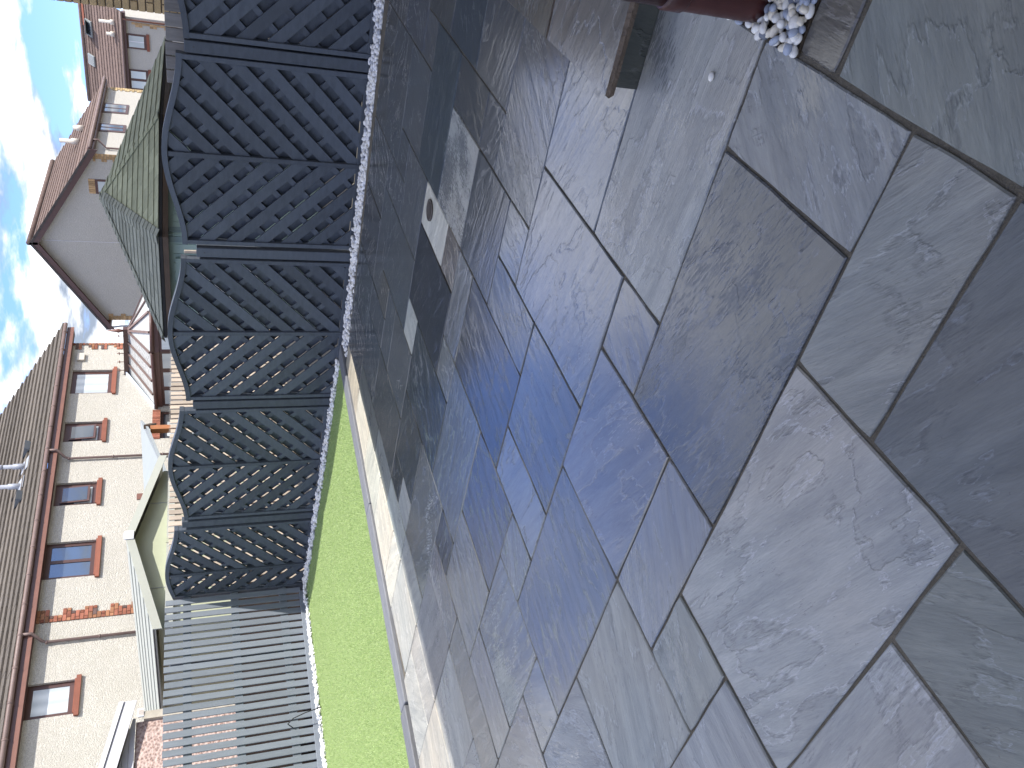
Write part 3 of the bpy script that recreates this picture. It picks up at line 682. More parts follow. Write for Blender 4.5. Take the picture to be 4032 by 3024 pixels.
cb = tube('cable', [(8.41,-4.02,.50),(8.33,-4.03,.56),(8.26,-4.05,.50),(8.21,-4.07,.36),(8.19,-4.10,.17)], .006, 'underlay', None, 8)
props(cb, 'thin black cable looping out of the slat fence onto the lawn edge', 'cable')

bf = thing('board_fence', 'weathered grey board fence peeping between two chevron panels', 'fence', (1.2, -6.32, -.05))
for k in range(9): box('board', 'greywood', (1.62-k*.118, -6.32+random.uniform(-.003,.003), .80+random.uniform(-.004,.004)), (.108, .018, 1.70), bf)
box('rail', 'greywood', (1.15, -6.352, 1.3), (1.1, .04, .08), bf)
# ------------------------------------------------------------------ corner summerhouse behind the fence
sh = thing('summerhouse', 'sage green summerhouse with a green shingled hipped roof', 'summerhouse', (4.6, -10.0, -.05))
EV = [V3(3.35,-13.13,1.85), V3(3.22,-9.54,1.85), V3(3.97,-7.75,1.85), V3(5.36,-7.72,1.85), V3(6.15,-10.2,1.85), V3(5.25,-13.2,1.85)]
APX = V3(4.61, -10.0, 2.66)
WLL = [p + (V3(APX.x, APX.y, p.z)-p)*.075 for p in EV]
def shingle_face(roof, A, B, P, mat, sub):
    ax = (B-A); L_ = ax.length; ax.normalize(); n = ax.cross(P-A).normalized()
    if n.z < 0: n = -n
    up = n.cross(ax)
    if up.z < 0: up = -up
    h = (P-A).dot(up); px0 = (P-A).dot(ax); tri = [(0, 0), (L_, 0), (px0, h)]
    g = .145; wl = .34; r = 0; y = -.03
    while y < h-.02:
        off = -(r % 2)*wl/2 - random.uniform(0, .05); x = off
        while x < L_:
            p = clip(tri, 1, 0, x+wl-.006); p = clip(p, -1, 0, -x) if len(p) > 2 else p
            p = clip(p, 0, 1, y+g+.02) if len(p) > 2 else p; p = clip(p, 0, -1, -y) if len(p) > 2 else p
            if len(p) > 2 and area(p) > .0015:
                lo = [A + ax*q[0] + up*q[1] + n*(.012 - .009*(q[1]-y)/g + random.uniform(-.0008, .0012)) for q in p]
                quadprism('shingle', lo, n, .006, mat, roof)
            x += wl
        y += g; r += 1
    return n
rf = mesh('roof', EV + [APX] + [p - V3(0,0,.03) for p in EV], [(0,1,6),(1,2,6),(2,3,6),(3,4,6),(4,5,6),(5,0,6),(7,8,1,0),(8,9,2,1),(9,10,3,2),(10,11,4,3),(11,12,5,4),(12,7,0,5),(12,11,10,9,8,7)], 'underlay', sh)
for i, m in ((0,'shingle'), (1,'shingle'), (2,'shingle_shaded'), (3,'shingle_shaded')): shingle_face(rf, EV[i], EV[i+1], APX, m, None)
for i in (1, 2, 3):                                  # ridge pieces running down each hip
    a = EV[i]; d = APX-a; L_ = d.length; d.normalize(); k = 0; s = 0.0
    n1 = (EV[i]-EV[i-1]).cross(APX-EV[i]).normalized(); n2 = (EV[(i+1) % 6]-EV[i]).cross(APX-EV[i]).normalized()
    n1 = n1 if n1.z > 0 else -n1; n2 = n2 if n2.z > 0 else -n2; nn = (n1+n2).normalized()
    s1 = (n1.cross(d)); s1 = s1 if s1.dot(EV[i-1]-EV[i]) > 0 else -s1; s2 = n2.cross(d); s2 = s2 if s2.dot(EV[(i+1) % 6]-EV[i]) > 0 else -s2
    while s < L_-.04:
        e_ = min(s+.15, L_); o0 = nn*(.030 if True else 0); o1 = nn*.020
        A0, A1 = a+d*s, a+d*e_; w_ = .085
        q = [A0+o0, A0+s1*w_+n1*.026, A1+s1*w_*.96+n1*.018, A1+o1, A1+s2*w_*.96+n2*.018, A0+s2*w_+n2*.026]
        Vv = q + [v + nn*.006 for v in q]
        mesh_c('hip_shingle', Vv, [(0,1,2,3),(0,3,4,5),(6,9,8,7),(6,11,10,9),(0,6,7,1),(1,7,8,2),(2,8,9,3),(3,9,10,4),(4,10,11,5),(5,11,6,0)], 'shingle_shaded' if i > 1 else 'shingle', rf)
        s += .13
for i in range(5):
    a, b = EV[i], EV[i+1]; n = (b-a).cross(V3(0,0,1)).normalized(); n = n if n.dot(a-APX) > 0 else -n
    quadprism('fascia_board', [a-n*.02+V3(0,0,-.035), b-n*.02+V3(0,0,-.035), b-n*.02+V3(0,0,-.095), a-n*.02+V3(0,0,-.095)], n, .018, 'darkwood', sh)
for i in range(6):
    a, b = WLL[i].copy(), WLL[(i+1) % 6].copy(); n = (b-a).cross(V3(0,0,1)).normalized(); n = n if n.dot(a-APX) > 0 else -n
    L_ = (b-a).length; ax = (b-a).normalized(); z = 1.80
    wpart = quadprism('wall', [a+V3(0,0,-1.9), b+V3(0,0,-1.9), b+V3(0,0,-.03), a+V3(0,0,-.03)], -n, .03, 'sagepaint', sh)
    if i in (1, 2):                                  # boards, corner strips, glazed leaves
        for k in range(int(L_/.125)+1):
            u = k*.125; e_ = min(u+.119, L_)
            if e_-u > .02: quadprism('board', [a+ax*u+V3(0,0,-1.85), a+ax*e_+V3(0,0,-1.85), a+ax*e_+V3(0,0,-.14), a+ax*u+V3(0,0,-.14)], n, .012, 'sagepaint', wpart)
        for u in (0.02, L_-.09): quadprism('corner_strip', [a+ax*u+V3(0,0,-1.85)+n*.0122, a+ax*(u+.07)+V3(0,0,-1.85)+n*.0122, a+ax*(u+.07)+V3(0,0,-.1)+n*.0122, a+ax*u+V3(0,0,-.1)+n*.0122], n, .014, 'sagedark', wpart)
        u0, u1 = (.30, .95) if i == 2 else (.75, 1.45); zt_ = -.16
        def R4(x0, x1, y0, y1, o_): return [a+ax*x0+V3(0,0,y0)+n*o_, a+ax*x1+V3(0,0,y0)+n*o_, a+ax*x1+V3(0,0,y1)+n*o_, a+ax*x0+V3(0,0,y1)+n*o_]
        wd = quadprism('window', R4(u0, u1, -1.2, zt_, .0125), n, .03, 'sagepaint', sh)
        quadprism('pane', R4(u0+.10, u1-.10, -1.1, zt_-.14, .043), n, .003, 'glass' if i == 1 else 'blind', wd)
        for m_ in (.34, .67): quadprism('glazing_bar', R4(u0+.10+(u1-u0-.2)*m_-.008, u0+.10+(u1-u0-.2)*m_+.008, -1.1, zt_-.14, .0462), n, .008, 'timber', wd)

# ------------------------------------------------------------------ roof helper
def roof_slope(parent, name, P0, along, L_, upv, raft, gauge, mat, tile_w=.33, th=.03, step=.028, deck='verge'):
    """a tiled slope: deck plus one stepped course of separate tiles after another"""
    along = along.normalized(); upv = upv.normalized(); n = along.cross(upv).normalized(); n = n if n.z > 0 else -n
    a, b = P0, P0+along*L_; c_, d_ = b+upv*raft, a+upv*raft
    dk = mesh(name, [a, b, c_, d_, a-n*.06, b-n*.06, c_-n*.06, d_-n*.06], [(0,1,2,3),(7,6,5,4),(0,4,5,1),(1,5,6,2),(2,6,7,3),(3,7,4,0)], deck, parent)
    k = 0
    while k*gauge < raft-.05:
        V = []; F = []; u = -(k % 2)*tile_w/2; s0 = k*gauge; s1 = min(s0+gauge+.05, raft)
        while u < L_:
            x0, x1 = max(u, 0)+.004, min(u+tile_w, L_)-.004; j = random.uniform(-.004, .005)
            if x1-x0 > .03:
                i0 = len(V); lo, hi = step+.012+j, .014+j*.3
                for zz_ in (0, -th):
                    V += [P0+along*x0+upv*(s0-.02)+n*(lo+zz_), P0+along*x1+upv*(s0-.02+j)+n*(lo+zz_), P0+along*x1+upv*s1+n*(hi+zz_*.4), P0+along*x0+upv*s1+n*(hi+zz_*.4)]
                F += [(i0,i0+1,i0+2,i0+3),(i0+7,i0+6,i0+5,i0+4),(i0,i0+4,i0+5,i0+1),(i0+1,i0+5,i0+6,i0+2),(i0+2,i0+6,i0+7,i0+3),(i0+3,i0+7,i0+4,i0)]
            u += tile_w
        mesh_c('tile_course', V, F, mat, dk); k += 1
    return dk, n
def halfround(name, pts, r, mat, parent):
    return tube(name, pts, r, mat, parent, 10)
def quoin(parent, org, along, n, z0, z1, widths, mat, course=.095, blen=.2, proud=.02):
    """bricks laid in a toothed strip; widths = number of half bricks per course, in turn; org at strip edge"""
    along = along.normalized(); z = z0; r = 0; rz = math.atan2(along.y, along.x)
    while z < z1-.02:
        hb = widths[r % len(widths)]; x = 0.0; pat = []
        while hb > 0:
            l = 2 if (hb >= 2 and not (r % 2 and x == 0)) else 1
            pat.append(l); hb -= l; x += l
        x = 0.0
        for l in pat:
            wdt = l*blen/2; c_ = org + along*(x+wdt/2) + n*(proud/2) + V3(0,0,z+course/2)
            mm = random.choices((mat, 'brick_dark', 'brick_orange'), (5, 1.6, 2.6))[0] if mat == 'brick_red' else mat
            box('brick', mm, c_, (wdt-.010, proud+.02+random.uniform(0,.004), course-.012), parent, rz, .003); x += wdt
        z += course; r += 1

# ------------------------------------------------------------------ cream roughcast house
We = V3(-.11146893, -.99376792, 0); Wt = V3(-.99376792, .11146893, 0); Wp = V3(17.5336, -16.8504, 0)
def WP(u, d, z): return Wp + We*u + Wt*d + V3(0,0,z)
wh = thing('house', 'long cream roughcast house with grey tiles and red window sills', 'house', tuple(WP(0, -3.5, -.05)))
def wbox(name, u0, u1, d0, d1, z0, z1, mat, parent, bev=.0):
    q = [WP(u0,d0,z0), WP(u1,d0,z0), WP(u1,d1,z0), WP(u0,d1,z0), WP(u0,d0,z1), WP(u1,d0,z1), WP(u1,d1,z1), WP(u0,d1,z1)]
    return mesh_c(name, q, [(0,3,2,1),(4,5,6,7),(0,1,5,4),(1,2,6,5),(2,3,7,6),(3,0,4,7)], mat, parent)
W_WIN = [(4.45,5.52,4.14,5.34,3.99,0,0),(2.43,3.23,4.30,5.36,4.16,1,0),(.05,.86,4.30,5.39,4.18,1,0),(-2.33,-1.18,4.19,5.42,4.06,0,1),(-6.06,-5.20,4.39,5.44,4.26,0,0),(-9.4,-8.3,4.19,5.42,4.06,0,1)]
wbox('inner_wall', -14, 6.79, -7.5, -.135, -.05, 5.45, 'roughcast', wh)
def wall_skin():
    holes = [(a_[0], a_[1], a_[2], a_[3]) for a_ in W_WIN] + [(2.42, 3.62, 1.5, 2.70)]
    us = sorted({-14.0, 6.80, *[h[0] for h in holes], *[h[1] for h in holes]}); zs = sorted({-.05, 5.46, *[h[2] for h in holes], *[h[3] for h in holes]})
    solid_ = lambda i, j: 0 <= i < len(us)-1 and 0 <= j < len(zs)-1 and not any(h[0]-1e-6 <= us[i] and us[i+1] <= h[1]+1e-6 and h[2]-1e-6 <= zs[j] and zs[j+1] <= h[3]+1e-6 for h in holes)
    V = []; F = []
    def face(*q):
        b0 = len(V); V.extend(q); F.append(tuple(range(b0, b0+len(q))))
    for i in range(len(us)-1):
        for j in range(len(zs)-1):
            if not solid_(i, j): continue
            u0, u1, z0, z1 = us[i], us[i+1], zs[j], zs[j+1]
            face(WP(u0,0,z0), WP(u1,0,z0), WP(u1,0,z1), WP(u0,0,z1))
            for di, dj, q in ((-1,0,((u0,z0),(u0,z1))), (1,0,((u1,z0),(u1,z1))), (0,-1,((u0,z0),(u1,z0))), (0,1,((u0,z1),(u1,z1)))):
                if not solid_(i+di, j+dj): face(WP(q[0][0],0,q[0][1]), WP(q[1][0],0,q[1][1]), WP(q[1][0],-.13,q[1][1]), WP(q[0][0],-.13,q[0][1]))
    return mesh('wall', V, F, 'roughcast', wh)
wwall = wall_skin()
wbox0 = wbox
def house_window(u0, u1, z0, z1, sill_z, parent, opened=False, split=False):
    """reveal, frame, pane, clay sill"""
    RO = -.115
    def wbox(name, a0, a1, d0, d1, e0, e1, mat, par): return wbox0(name, a0, a1, d0+RO, d1+RO, e0, e1, mat, par)
    rv = wbox('window', u0, u1, -.001, .004, z0, z1, 'unlit_room', parent)
    f = .105
    for a_, b_, c_, d_ in ((u0, u0+f, z0, z1), (u1-f, u1, z0, z1)): wbox('frame', a_, b_, .0042, .030, c_, d_, 'brown', rv)
    wbox('frame', u0+f, u1-f, .0042, .030, z1-f*1.3, z1, 'brown', rv); wbox('frame', u0+f, u1-f, .0042, .034, z0, z0+f*1.4, 'brown', rv)
    if split:
        m_ = (u0+u1)/2; wbox('mullion', m_-.045, m_+.045, .0042, .032, z0+f*1.4, z1-f*1.3, 'brown', rv)
        wbox('pane', u0+f, m_-.045, .006, .012, z0+f*1.4, z1-f*1.3, 'glass', rv); wbox('pane', m_+.045, u1-f, .006, .012, z0+f*1.4, z1-f*1.3, 'glass', rv)
    else:
        zm = z0+f*1.4+(z1-z0-f*2.7)*.55
        wbox('blind_pane', u0+f, u1-f, .006, .012, z0+f*1.4, zm, 'blindglass', rv); wbox('pane', u0+f, u1-f, .006, .012, zm, z1-f*1.3, 'glass' if opened else 'blindglass', rv)
    if opened:
        zz0 = z0+f*1.4; a_, b_ = u0+f+.02, u1-f-.02
        q = [WP(a_,-.08,z1-.14), WP(b_,-.08,z1-.14), WP(b_,-.02,zz0+.05), WP(a_,-.02,zz0+.05)]
        sw = [lerp(v, sum(q, Vector())/4, -.0) for v in q]; quadprism('open_sash', sw, tuple(Wt), .03, 'brown', rv); cq = sum(q, Vector())/4
        quadprism('sash_pane', [lerp(v, cq, .16)+Wt*.0312 for v in q], tuple(Wt), .004, 'glass', rv)
    wbox0('sill', u0-.07, u1+.07, .0012, .075, z0-.105, z0-.002, 'sill', rv); wbox0('sill_board', u0+.003, u1-.003, -.08, .06, z0+.001, z0+.03, 'sill', rv)
for u0, u1, z0, z1, sz, op, sp_ in W_WIN: house_window(u0, u1, z0, z1, sz, wh, bool(op), bool(sp_))
lw = wbox('window', 2.42, 3.62, -.12, -.115, 1.5, 2.70, 'unlit_room', wh)
wbox('frame', 2.42, 3.62, -.114, -.08, 2.62, 2.70, 'brown', lw); wbox('frame', 3.54, 3.62, -.114, -.08, 1.5, 2.62, 'brown', lw); wbox('blind_pane', 2.6, 3.2, -.114, -.10, 1.5, 2.5, 'blindglass', lw)
for k in range(16): wbox('soldier_brick', 2.40+k*.0775, 2.40+k*.0775+.068, -.001, .02, 2.705, 2.93, 'brick_red', lw)
# quoins: right corner and the strip between the two halves
quoin(wwall, WP(6.80, 0, 0), -We, Wt, 2.3, 5.44, [1, 3, 3, 2, 1, 1, 3, 3], 'brick_red', .095, .2)
quoin(wwall, WP(-3.60, 0, 0), We, Wt, 2.2, 5.44, [3, 3, 3, 4, 4, 2, 2, 2, 4, 4, 4], 'brick_red', .098, .18)
# eaves: soffit, fascia, gutter
wbox('soffit', -14, 7.30, -.05, .26, 5.415, 5.44, 'brown', wh); wbox('fascia', -14, 7.30, .262, .285, 5.40, 5.50, 'fascia', wh); wbox('upper_fascia', -14, 7.30, .262, .280, 5.502, 5.60, 'brown', wh)
gt = halfround('gutter', [WP(-14, .345, 5.655), WP(7.40, .345, 5.655)], .062, 'gutter', wh)
for k in range(24): tube('gutter_joint', [WP(7.0-k*.85, .345, 5.655), WP(6.955-k*.85, .345, 5.655)], .070, 'gutter', gt, 10)
for u in (1.71, -4.17):
    dpipe = tube('downpipe', [WP(u+.12, .345, 5.62), WP(u+.12, .345, 5.42), WP(u+.02, .12, 5.22), WP(u, .075, 5.12), WP(u, .075, 0)], .036, 'gutter', wh, 10)
    for z in (5.12, 3.95, 2.6): tube('clip', [WP(u, .075, z-.02), WP(u, .075, z+.02)], .048, 'gutter', dpipe, 10)
up30 = (-Wt*math.cos(R_(30)) + V3(0,0,math.sin(R_(30))))
wr, wn_ = roof_slope(wh, 'roof', WP(-14, .33, 5.68), We, 21.42, up30, 5.65, .35, 'tile_grey', .36, .045, .062)
def wroof(u, back): return WP(u, .33-back, 5.68+back*math.tan(R_(30)))
tube('ridge', [wroof(-14, 4.9)+V3(0,0,.02), wroof(7.42, 4.9)+V3(0,0,.02)], .10, 'tile_grey', wr, 8)
solidq = [wroof(-14, 4.9), wroof(7.4, 4.9), WP(7.4, -9.5, 5.68), WP(-14, -9.5, 5.68)]
mesh('back_slope', solidq, [(0,1,2,3)], 'tile_grey', wh)
mesh('gable', [WP(6.79, 0, 5.46), WP(6.79, -7.5, 5.46), WP(6.79, -4.5, 8.3)], [(0,1,2)], 'roughcast', wh)
for u, b_, h_ in ((2.35, 1.25, .62), (1.70, 1.38, .60)):
    fb = wroof(u, b_); fl_ = tube('flue', [fb+V3(0,0,-.05), fb+V3(0,0,.35), fb+V3(0,0,.36), fb+V3(0,0,h_)], [.085,.085,.062,.062], 'flue', wh, 14)
    tube('flue_cap', [fb+V3(0,0,h_), fb+V3(0,0,h_+.12)], .07, 'flue', fl_, 14); c_ = fb + wn_*.05
    quadprism('flashing', [c_+We*.22-up30*.25, c_-We*.22-up30*.25, c_-We*.22+up30*.2, c_+We*.22+up30*.2], wn_, .012, 'flue', fl_)
for u in (3.02, 1.11):
    b0 = wroof(u, 1.1); q = [b0+We*.16+wn_*.05, b0-We*.16+wn_*.05, b0-We*.16+up30*.5+wn_*.06, b0+We*.16+up30*.5+wn_*.06]
    V = q + [q[0]+wn_*.16, q[1]+wn_*.16]; mesh_c('vent_cowl', V, [(0,1,2,3),(4,5,2,3),(0,4,3),(1,2,5),(0,1,5,4)], 'slatevent', wh)
al = wbox('alarm_box', 5.92, 6.24, .0005, .09, 5.03, 5.24, 'chalk', wh)
wbox('wall_vent', .09, .30, .0005, .025, 3.07, 3.27, 'fascia', wh); wv = wbox('wall_vent', -6.38, -6.18, .0005, .03, 2.84, 3.02, 'white', wh)
for k in range(7): wbox('louvre', -6.35+k*.02, -6.34+k*.02, .0302, .036, 2.86, 3.0, 'timber', wv)

# conservatory against that house
cv = thing('conservatory', 'brown framed conservatory with pale panel roof and crested ridge', 'conservatory', tuple(WP(5.3, 1.6, 0)))
RU, EU = 5.33, 3.77; RZ, EZ = 3.66, 2.86; RT, ET = 1.85, 2.35
A0, A1 = WP(RU, 0, RZ), WP(RU, RT, RZ-.10)
E0, E1 = WP(EU, 0, EZ), WP(EU, ET, EZ); E2 = WP(EU+.75, ET+.95, EZ); E3 = WP(2*RU-EU-.75, ET+.95, EZ); E4 = WP(2*RU-EU, ET, EZ); E5 = WP(2*RU-EU, 0, EZ)
def strip_between(P, Q, name, w_, parent, mat, lift=.03):
    d = (Q-P); up = V3(0,0,1); s = d.cross(up).normalized()*w_/2; n = s.cross(d).normalized(); n = n if n.z > 0 else -n
    return quadprism(name, [P+s+n*lift, Q+s+n*lift, Q-s+n*lift, P-s+n*lift], n, .04, mat, parent)
def roof_panel(q):
    n = (q[1]-q[0]).cross(q[2]-q[0]).normalized(); n = n if n.z > 0 else -n
    return quadprism('roof_panel', q, n, .02, 'polycarb', cv)
def lerp(a, b, t): return a+(b-a)*t
NB_ = 4
for k in range(NB_): roof_panel([lerp(E0,E1,k/NB_), lerp(E0,E1,(k+1)/NB_), lerp(A0,A1,(k+1)/NB_), lerp(A0,A1,k/NB_)])
for a_, b_ in ((E1,E2),(E2,E3),(E3,E4)): roof_panel([a_, b_, A1])
roof_panel([E4, E5, A0, A1])
for k in range(NB_+1): strip_between(lerp(E0,E1,k/NB_), lerp(A0,A1,k/NB_), 'glazing_bar', .07, cv, 'gutter' if k else 'lead')
for p in (E2, E3, E4, lerp(E1,E2,.5), lerp(E2,E3,.5)): strip_between(p, A1, 'glazing_bar', .07, cv, 'gutter')
strip_between(WP(EU-.05,.06,EZ-.05), WP(RU,.06,RZ+.05), 'flashing', .16, cv, 'lead', .05)
rg = quadprism('ridge', [A0+V3(0,0,.02)+We*.07, A1+Wt*.1+V3(0,0,.02)+We*.07, A1+Wt*.1+V3(0,0,.02)-We*.07, A0+V3(0,0,.02)-We*.07], (0,0,1), .14, 'brown', cv)
for k in range(5):
    b0 = lerp(A0, A1, (k+.4)/5)+V3(0,0,.16); tube('crest', [b0, b0+V3(0,0,.20)], .012, 'fascia', rg, 6); tube('crest', [b0+Wt*.055+V3(0,0,.13), b0-Wt*.055+V3(0,0,.13)], .014, 'fascia', rg, 6)
tube('finial', [A1+V3(0,0,.15), A1+V3(0,0,.24), A1+V3(0,0,.30), A1+V3(0,0,.36), A1+V3(0,0,.62)], [.03,.05,.07,.05,.005], 'fascia', rg, 10)
seg = [E0, E1, E2, E3, E4, E5]
for i in range(5):
    a_, b_ = seg[i], seg[i+1]; d_ = b_-a_; n = d_.cross(V3(0,0,1)).normalized(); n = n if n.dot((a_+b_)/2-WP(RU, 1, EZ)) > 0 else -n
    halfround('gutter', [a_+n*.05+V3(0,0,-.03), b_+n*.05+V3(0,0,-.03)], .055, 'brown', cv)
    quadprism('frame_head', [a_-n*.06+V3(0,0,-.08), b_-n*.06+V3(0,0,-.08), b_-n*.06+V3(0,0,-.22), a_-n*.06+V3(0,0,-.22)], n, .06, 'brown', cv)
    ns = 3 if i in (0, 4) else 1
    for k in range(ns):
        p, q = lerp(a_, b_, k/ns)-n*.07, lerp(a_, b_, (k+1)/ns)-n*.07; dd = (q-p).normalized()
        wnd = quadprism('window', [p+V3(0,0,-2.1), q+V3(0,0,-2.1), q+V3(0,0,-.22), p+V3(0,0,-.22)], n, .03, 'brown', cv)
        for z0_, z1_ in ((-.82, -.30), (-2.0, -.92)):
            quadprism('pane', [p+dd*.09+n*.031+V3(0,0,z0_), q-dd*.09+n*.031+V3(0,0,z0_), q-dd*.09+n*.031+V3(0,0,z1_), p+dd*.09+n*.031+V3(0,0,z1_)], n, .004, 'blindglass', wnd)
    quadprism('base_wall', [a_-n*.1+V3(0,0,-2.9), b_-n*.1+V3(0,0,-2.9), b_-n*.1+V3(0,0,-2.1), a_-n*.1+V3(0,0,-2.1)], n, .1, 'brick_red', cv)

# ------------------------------------------------------------------ pale green shed
sd_ = thing('shed', 'pale green metal shed with low gable and white ribbed roof', 'shed', (13, -8.96, -.05))
SX, SYL, SYR, SYM, SEZ, SRZ, SLN = 10.5, -7.10, -10.82, -8.96, 2.16, 2.64, 7.0
fr = quadprism('gable_wall', [(SX,SYL-.1,-.05),(SX,SYR+.1,-.05),(SX,SYR+.1,SEZ-.02),(SX,SYM,SRZ-.05),(SX,SYL-.1,SEZ-.02)], (1,0,0), .03, 'shed', sd_)
for yy in (-8.0, -9.9): quadprism('seam', [(SX-.0005,yy-.006,2.0),(SX-.0005,yy+.006,2.0),(SX-.0005,yy+.006,2.38),(SX-.0005,yy-.006,2.38)], (-1,0,0), .006, 'greysheet', fr)
quadprism('side_wall', [(SX+.03,SYL-.1,-.05),(SX+SLN,SYL-.1,-.05),(SX+SLN,SYL-.1,SEZ-.02),(SX+.03,SYL-.1,SEZ-.02)], (0,-1,0), .03, 'shed', sd_)
quadprism('side_wall', [(SX+.03,SYR+.1,-.05),(SX+SLN,SYR+.1,-.05),(SX+SLN,SYR+.1,SEZ-.02),(SX+.03,SYR+.1,SEZ-.02)], (0,1,0), .03, 'shed', sd_)
hd = quadprism('head_rail', [(SX-.10,SYL-.02,1.93),(SX-.10,SYR+.02,1.93),(SX-.10,SYR+.02,2.05),(SX-.10,SYL-.02,2.05)], (1,0,0), .09, 'shedroof', sd_)
quadprism('rail_clip', [(SX-.115,-8.86,1.92),(SX-.115,-8.98,1.92),(SX-.115,-8.98,2.06),(SX-.115,-8.86,2.06)], (1,0,0), .014, 'shed', hd)
for ya in (SYL, SYR):
    sg = 1 if ya == SYL else -1
    q = [V3(SX-.22,ya+sg*.06,SEZ), V3(SX+SLN,ya+sg*.06,SEZ), V3(SX+SLN,SYM,SRZ), V3(SX-.22,SYM,SRZ)]
    n = (q[1]-q[0]).cross(q[3]-q[0]).normalized(); n = n if n.z > 0 else -n
    rs = quadprism('roof', q, n, .025, 'shedroof', sd_)
    ux = (q[3]-q[0]); L_ = ux.length; ux.normalize()
    for k in range(6):
        b0 = q[0]+ux*(L_*k/6)+n*.0255; w_ = L_/6-.012
        quadprism('roof_plank', [b0+n*.012, b0+V3(SLN+.2,0,0)+n*.012, b0+V3(SLN+.2,0,0)+ux*w_, b0+ux*w_], n, .012, 'shedroof', rs)
    quadprism('bargeboard', [V3(SX-.24,ya+sg*.07,SEZ+.045), V3(SX-.24,SYM+sg*.002,SRZ+.045), V3(SX-.24,SYM+sg*.002,SRZ-.085), V3(SX-.24,ya+sg*.07,SEZ-.085)], (1,0,0), .02, 'shedroof', sd_)
quadprism('ridge_cap', [(SX-.262,SYM-.09,SRZ-.09),(SX-.262,SYM+.09,SRZ-.09),(SX-.262,SYM+.09,SRZ+.05),(SX-.262,SYM,SRZ+.075),(SX-.262,SYM-.09,SRZ+.05)], (1,0,0), .02, 'white', sd_)

# grey canopy on a stained post
cn = thing('canopy', 'sloping grey sheet canopy on an orange stained post', 'canopy', (13.4, -14.2, -.05))
q = [V3(14.5,-16.89,3.0), V3(14.5,-12.6,2.70), V3(12.5,-12.0,2.02), V3(12.5,-14.3,2.66)]
mesh_c('sheet', [*q, *[v-V3(0,0,.05) for v in q]], [(0,1,2),(0,2,3),(4,6,5),(4,7,6),(0,4,5,1),(1,5,6,2),(2,6,7,3),(3,7,4,0)], 'greysheet', cn)
box('post', 'orangewood', (12.75, -14.50, 1.27), (.14, .14, 2.64), cn); box('beam', 'darkwood', (13.5, -15.5, 2.66), (2.4, .10, .16), cn, math.atan2(-2.4, 2.0))

# outbuilding at the left edge
ob = thing('outbuilding', 'pink pebbledashed outbuilding with white gable cladding at the left edge', 'outbuilding', (13, -3.4, -.05))
solid('wall', 10.62, 16, -5.74, -.9, -.05, 2.40, 'pinkcast', ob)
solid('corner_pier', 10.56, 10.75, -5.86, -5.742, -.05, 2.30, 'concrete', ob)
def gz(y): return 2.52 + (y+5.98)*.213 if y < -3.3 else 2.52 + (-3.3+5.98)*.213 - (y+3.3)*.213
yy = [-5.80, -3.3, -.8]
for k in range(8):
    z0 = 2.405+k*.075; z1 = z0+.070
    p = [(-5.78, 2.30), (-3.3, gz(-3.3)-.15), (-.82, 2.30)]; p = clip([(-5.78, 2.36), (-.82, 2.36), (-.82, gz(-.82)-.12), (-3.3, gz(-3.3)-.12), (-5.78, gz(-5.78)-.12)], 0, 1, z1); p = clip(p, 0, -1, -z0) if len(p) > 2 else p
    if len(p) > 2 and area(p) > .002: quadprism('cladding_board', [(10.60, a_, b_) for a_, b_ in p], (-1,0,0), .02, 'white', ob)
for y0, y1 in ((-5.98, -3.3), (-.62, -3.3)):
    quadprism('bargeboard', [(10.44,y0,gz(y0)+.03),(10.44,y1,gz(y1)+.03),(10.44,y1,gz(y1)-.13),(10.44,y0,gz(y0)-.13)], (1,0,0), .025, 'white', ob)
    quadprism('verge_trim', [(10.42,y0,gz(y0)+.10),(10.42,y1,gz(y1)+.10),(10.42,y1,gz(y1)+.035),(10.42,y0,gz(y0)+.035)], (1,0,0), .05, 'white', ob)
    quadprism('roof', [(10.47,y0,gz(y0)+.06),(16.2,y0,gz(y0)+.06),(16.2,y1,gz(y1)+.06),(10.47,y1,gz(y1)+.06)], (0,0,-1), .05, 'greysheet', ob)

# low boundary wall seen between the slats
bw = thing('garden_wall', 'low red and grey block wall glimpsed through the slat fence', 'wall', (9.9, -3, -.05))
solid('wall', 9.85, 10.0, -9.5, -1.0, -.05, 1.0, 'block_shaded', bw)

# ------------------------------------------------------------------ gable house
GX0, GX1, GY, GE, GP = 13.97, 21.8, -32.47, 5.36, 7.69; GXM = (GX0+GX1)/2
gh = thing('house', 'grey gabled house with brown tiles and buff corner bricks', 'house', (GXM, GY-5, -.05))
gw = mesh('wall', [(GX0,GY,-.05),(GX1,GY,-.05),(GX1,GY,GE),(GXM,GY,GP),(GX0,GY,GE),(GX0,GY-7.3,-.05),(GX1,GY-7.3,-.05),(GX1,GY-7.3,GE),(GXM,GY-7.3,GP),(GX0,GY-7.3,GE)],
          [(0,1,2,3,4),(9,8,7,6,5),(0,5,6,1),(1,6,7,2),(4,9,5,0),(2,7,8,3),(3,8,9,4)], 'greywall', gh)
sl = math.atan2(GP-GE, GXM-GX0); upR = V3(math.cos(sl), 0, math.sin(sl)); upL = V3(-math.cos(sl), 0, math.sin(sl)); rl = math.hypot(GXM-GX0, GP-GE)+.35
roof_slope(gh, 'roof', V3(GX0,GY+.28,GE)+upR*-.30+V3(0,0,.10), V3(0,-1,0), 7.95, upR, rl, .33, 'tile_brown', .34, .035, .04)
roof_slope(gh, 'roof', V3(GX1,GY+.28,GE)+upL*-.30+V3(0,0,.10), V3(0,-1,0), 7.95, upL, rl, .33, 'tile_brown', .34, .035, .04)
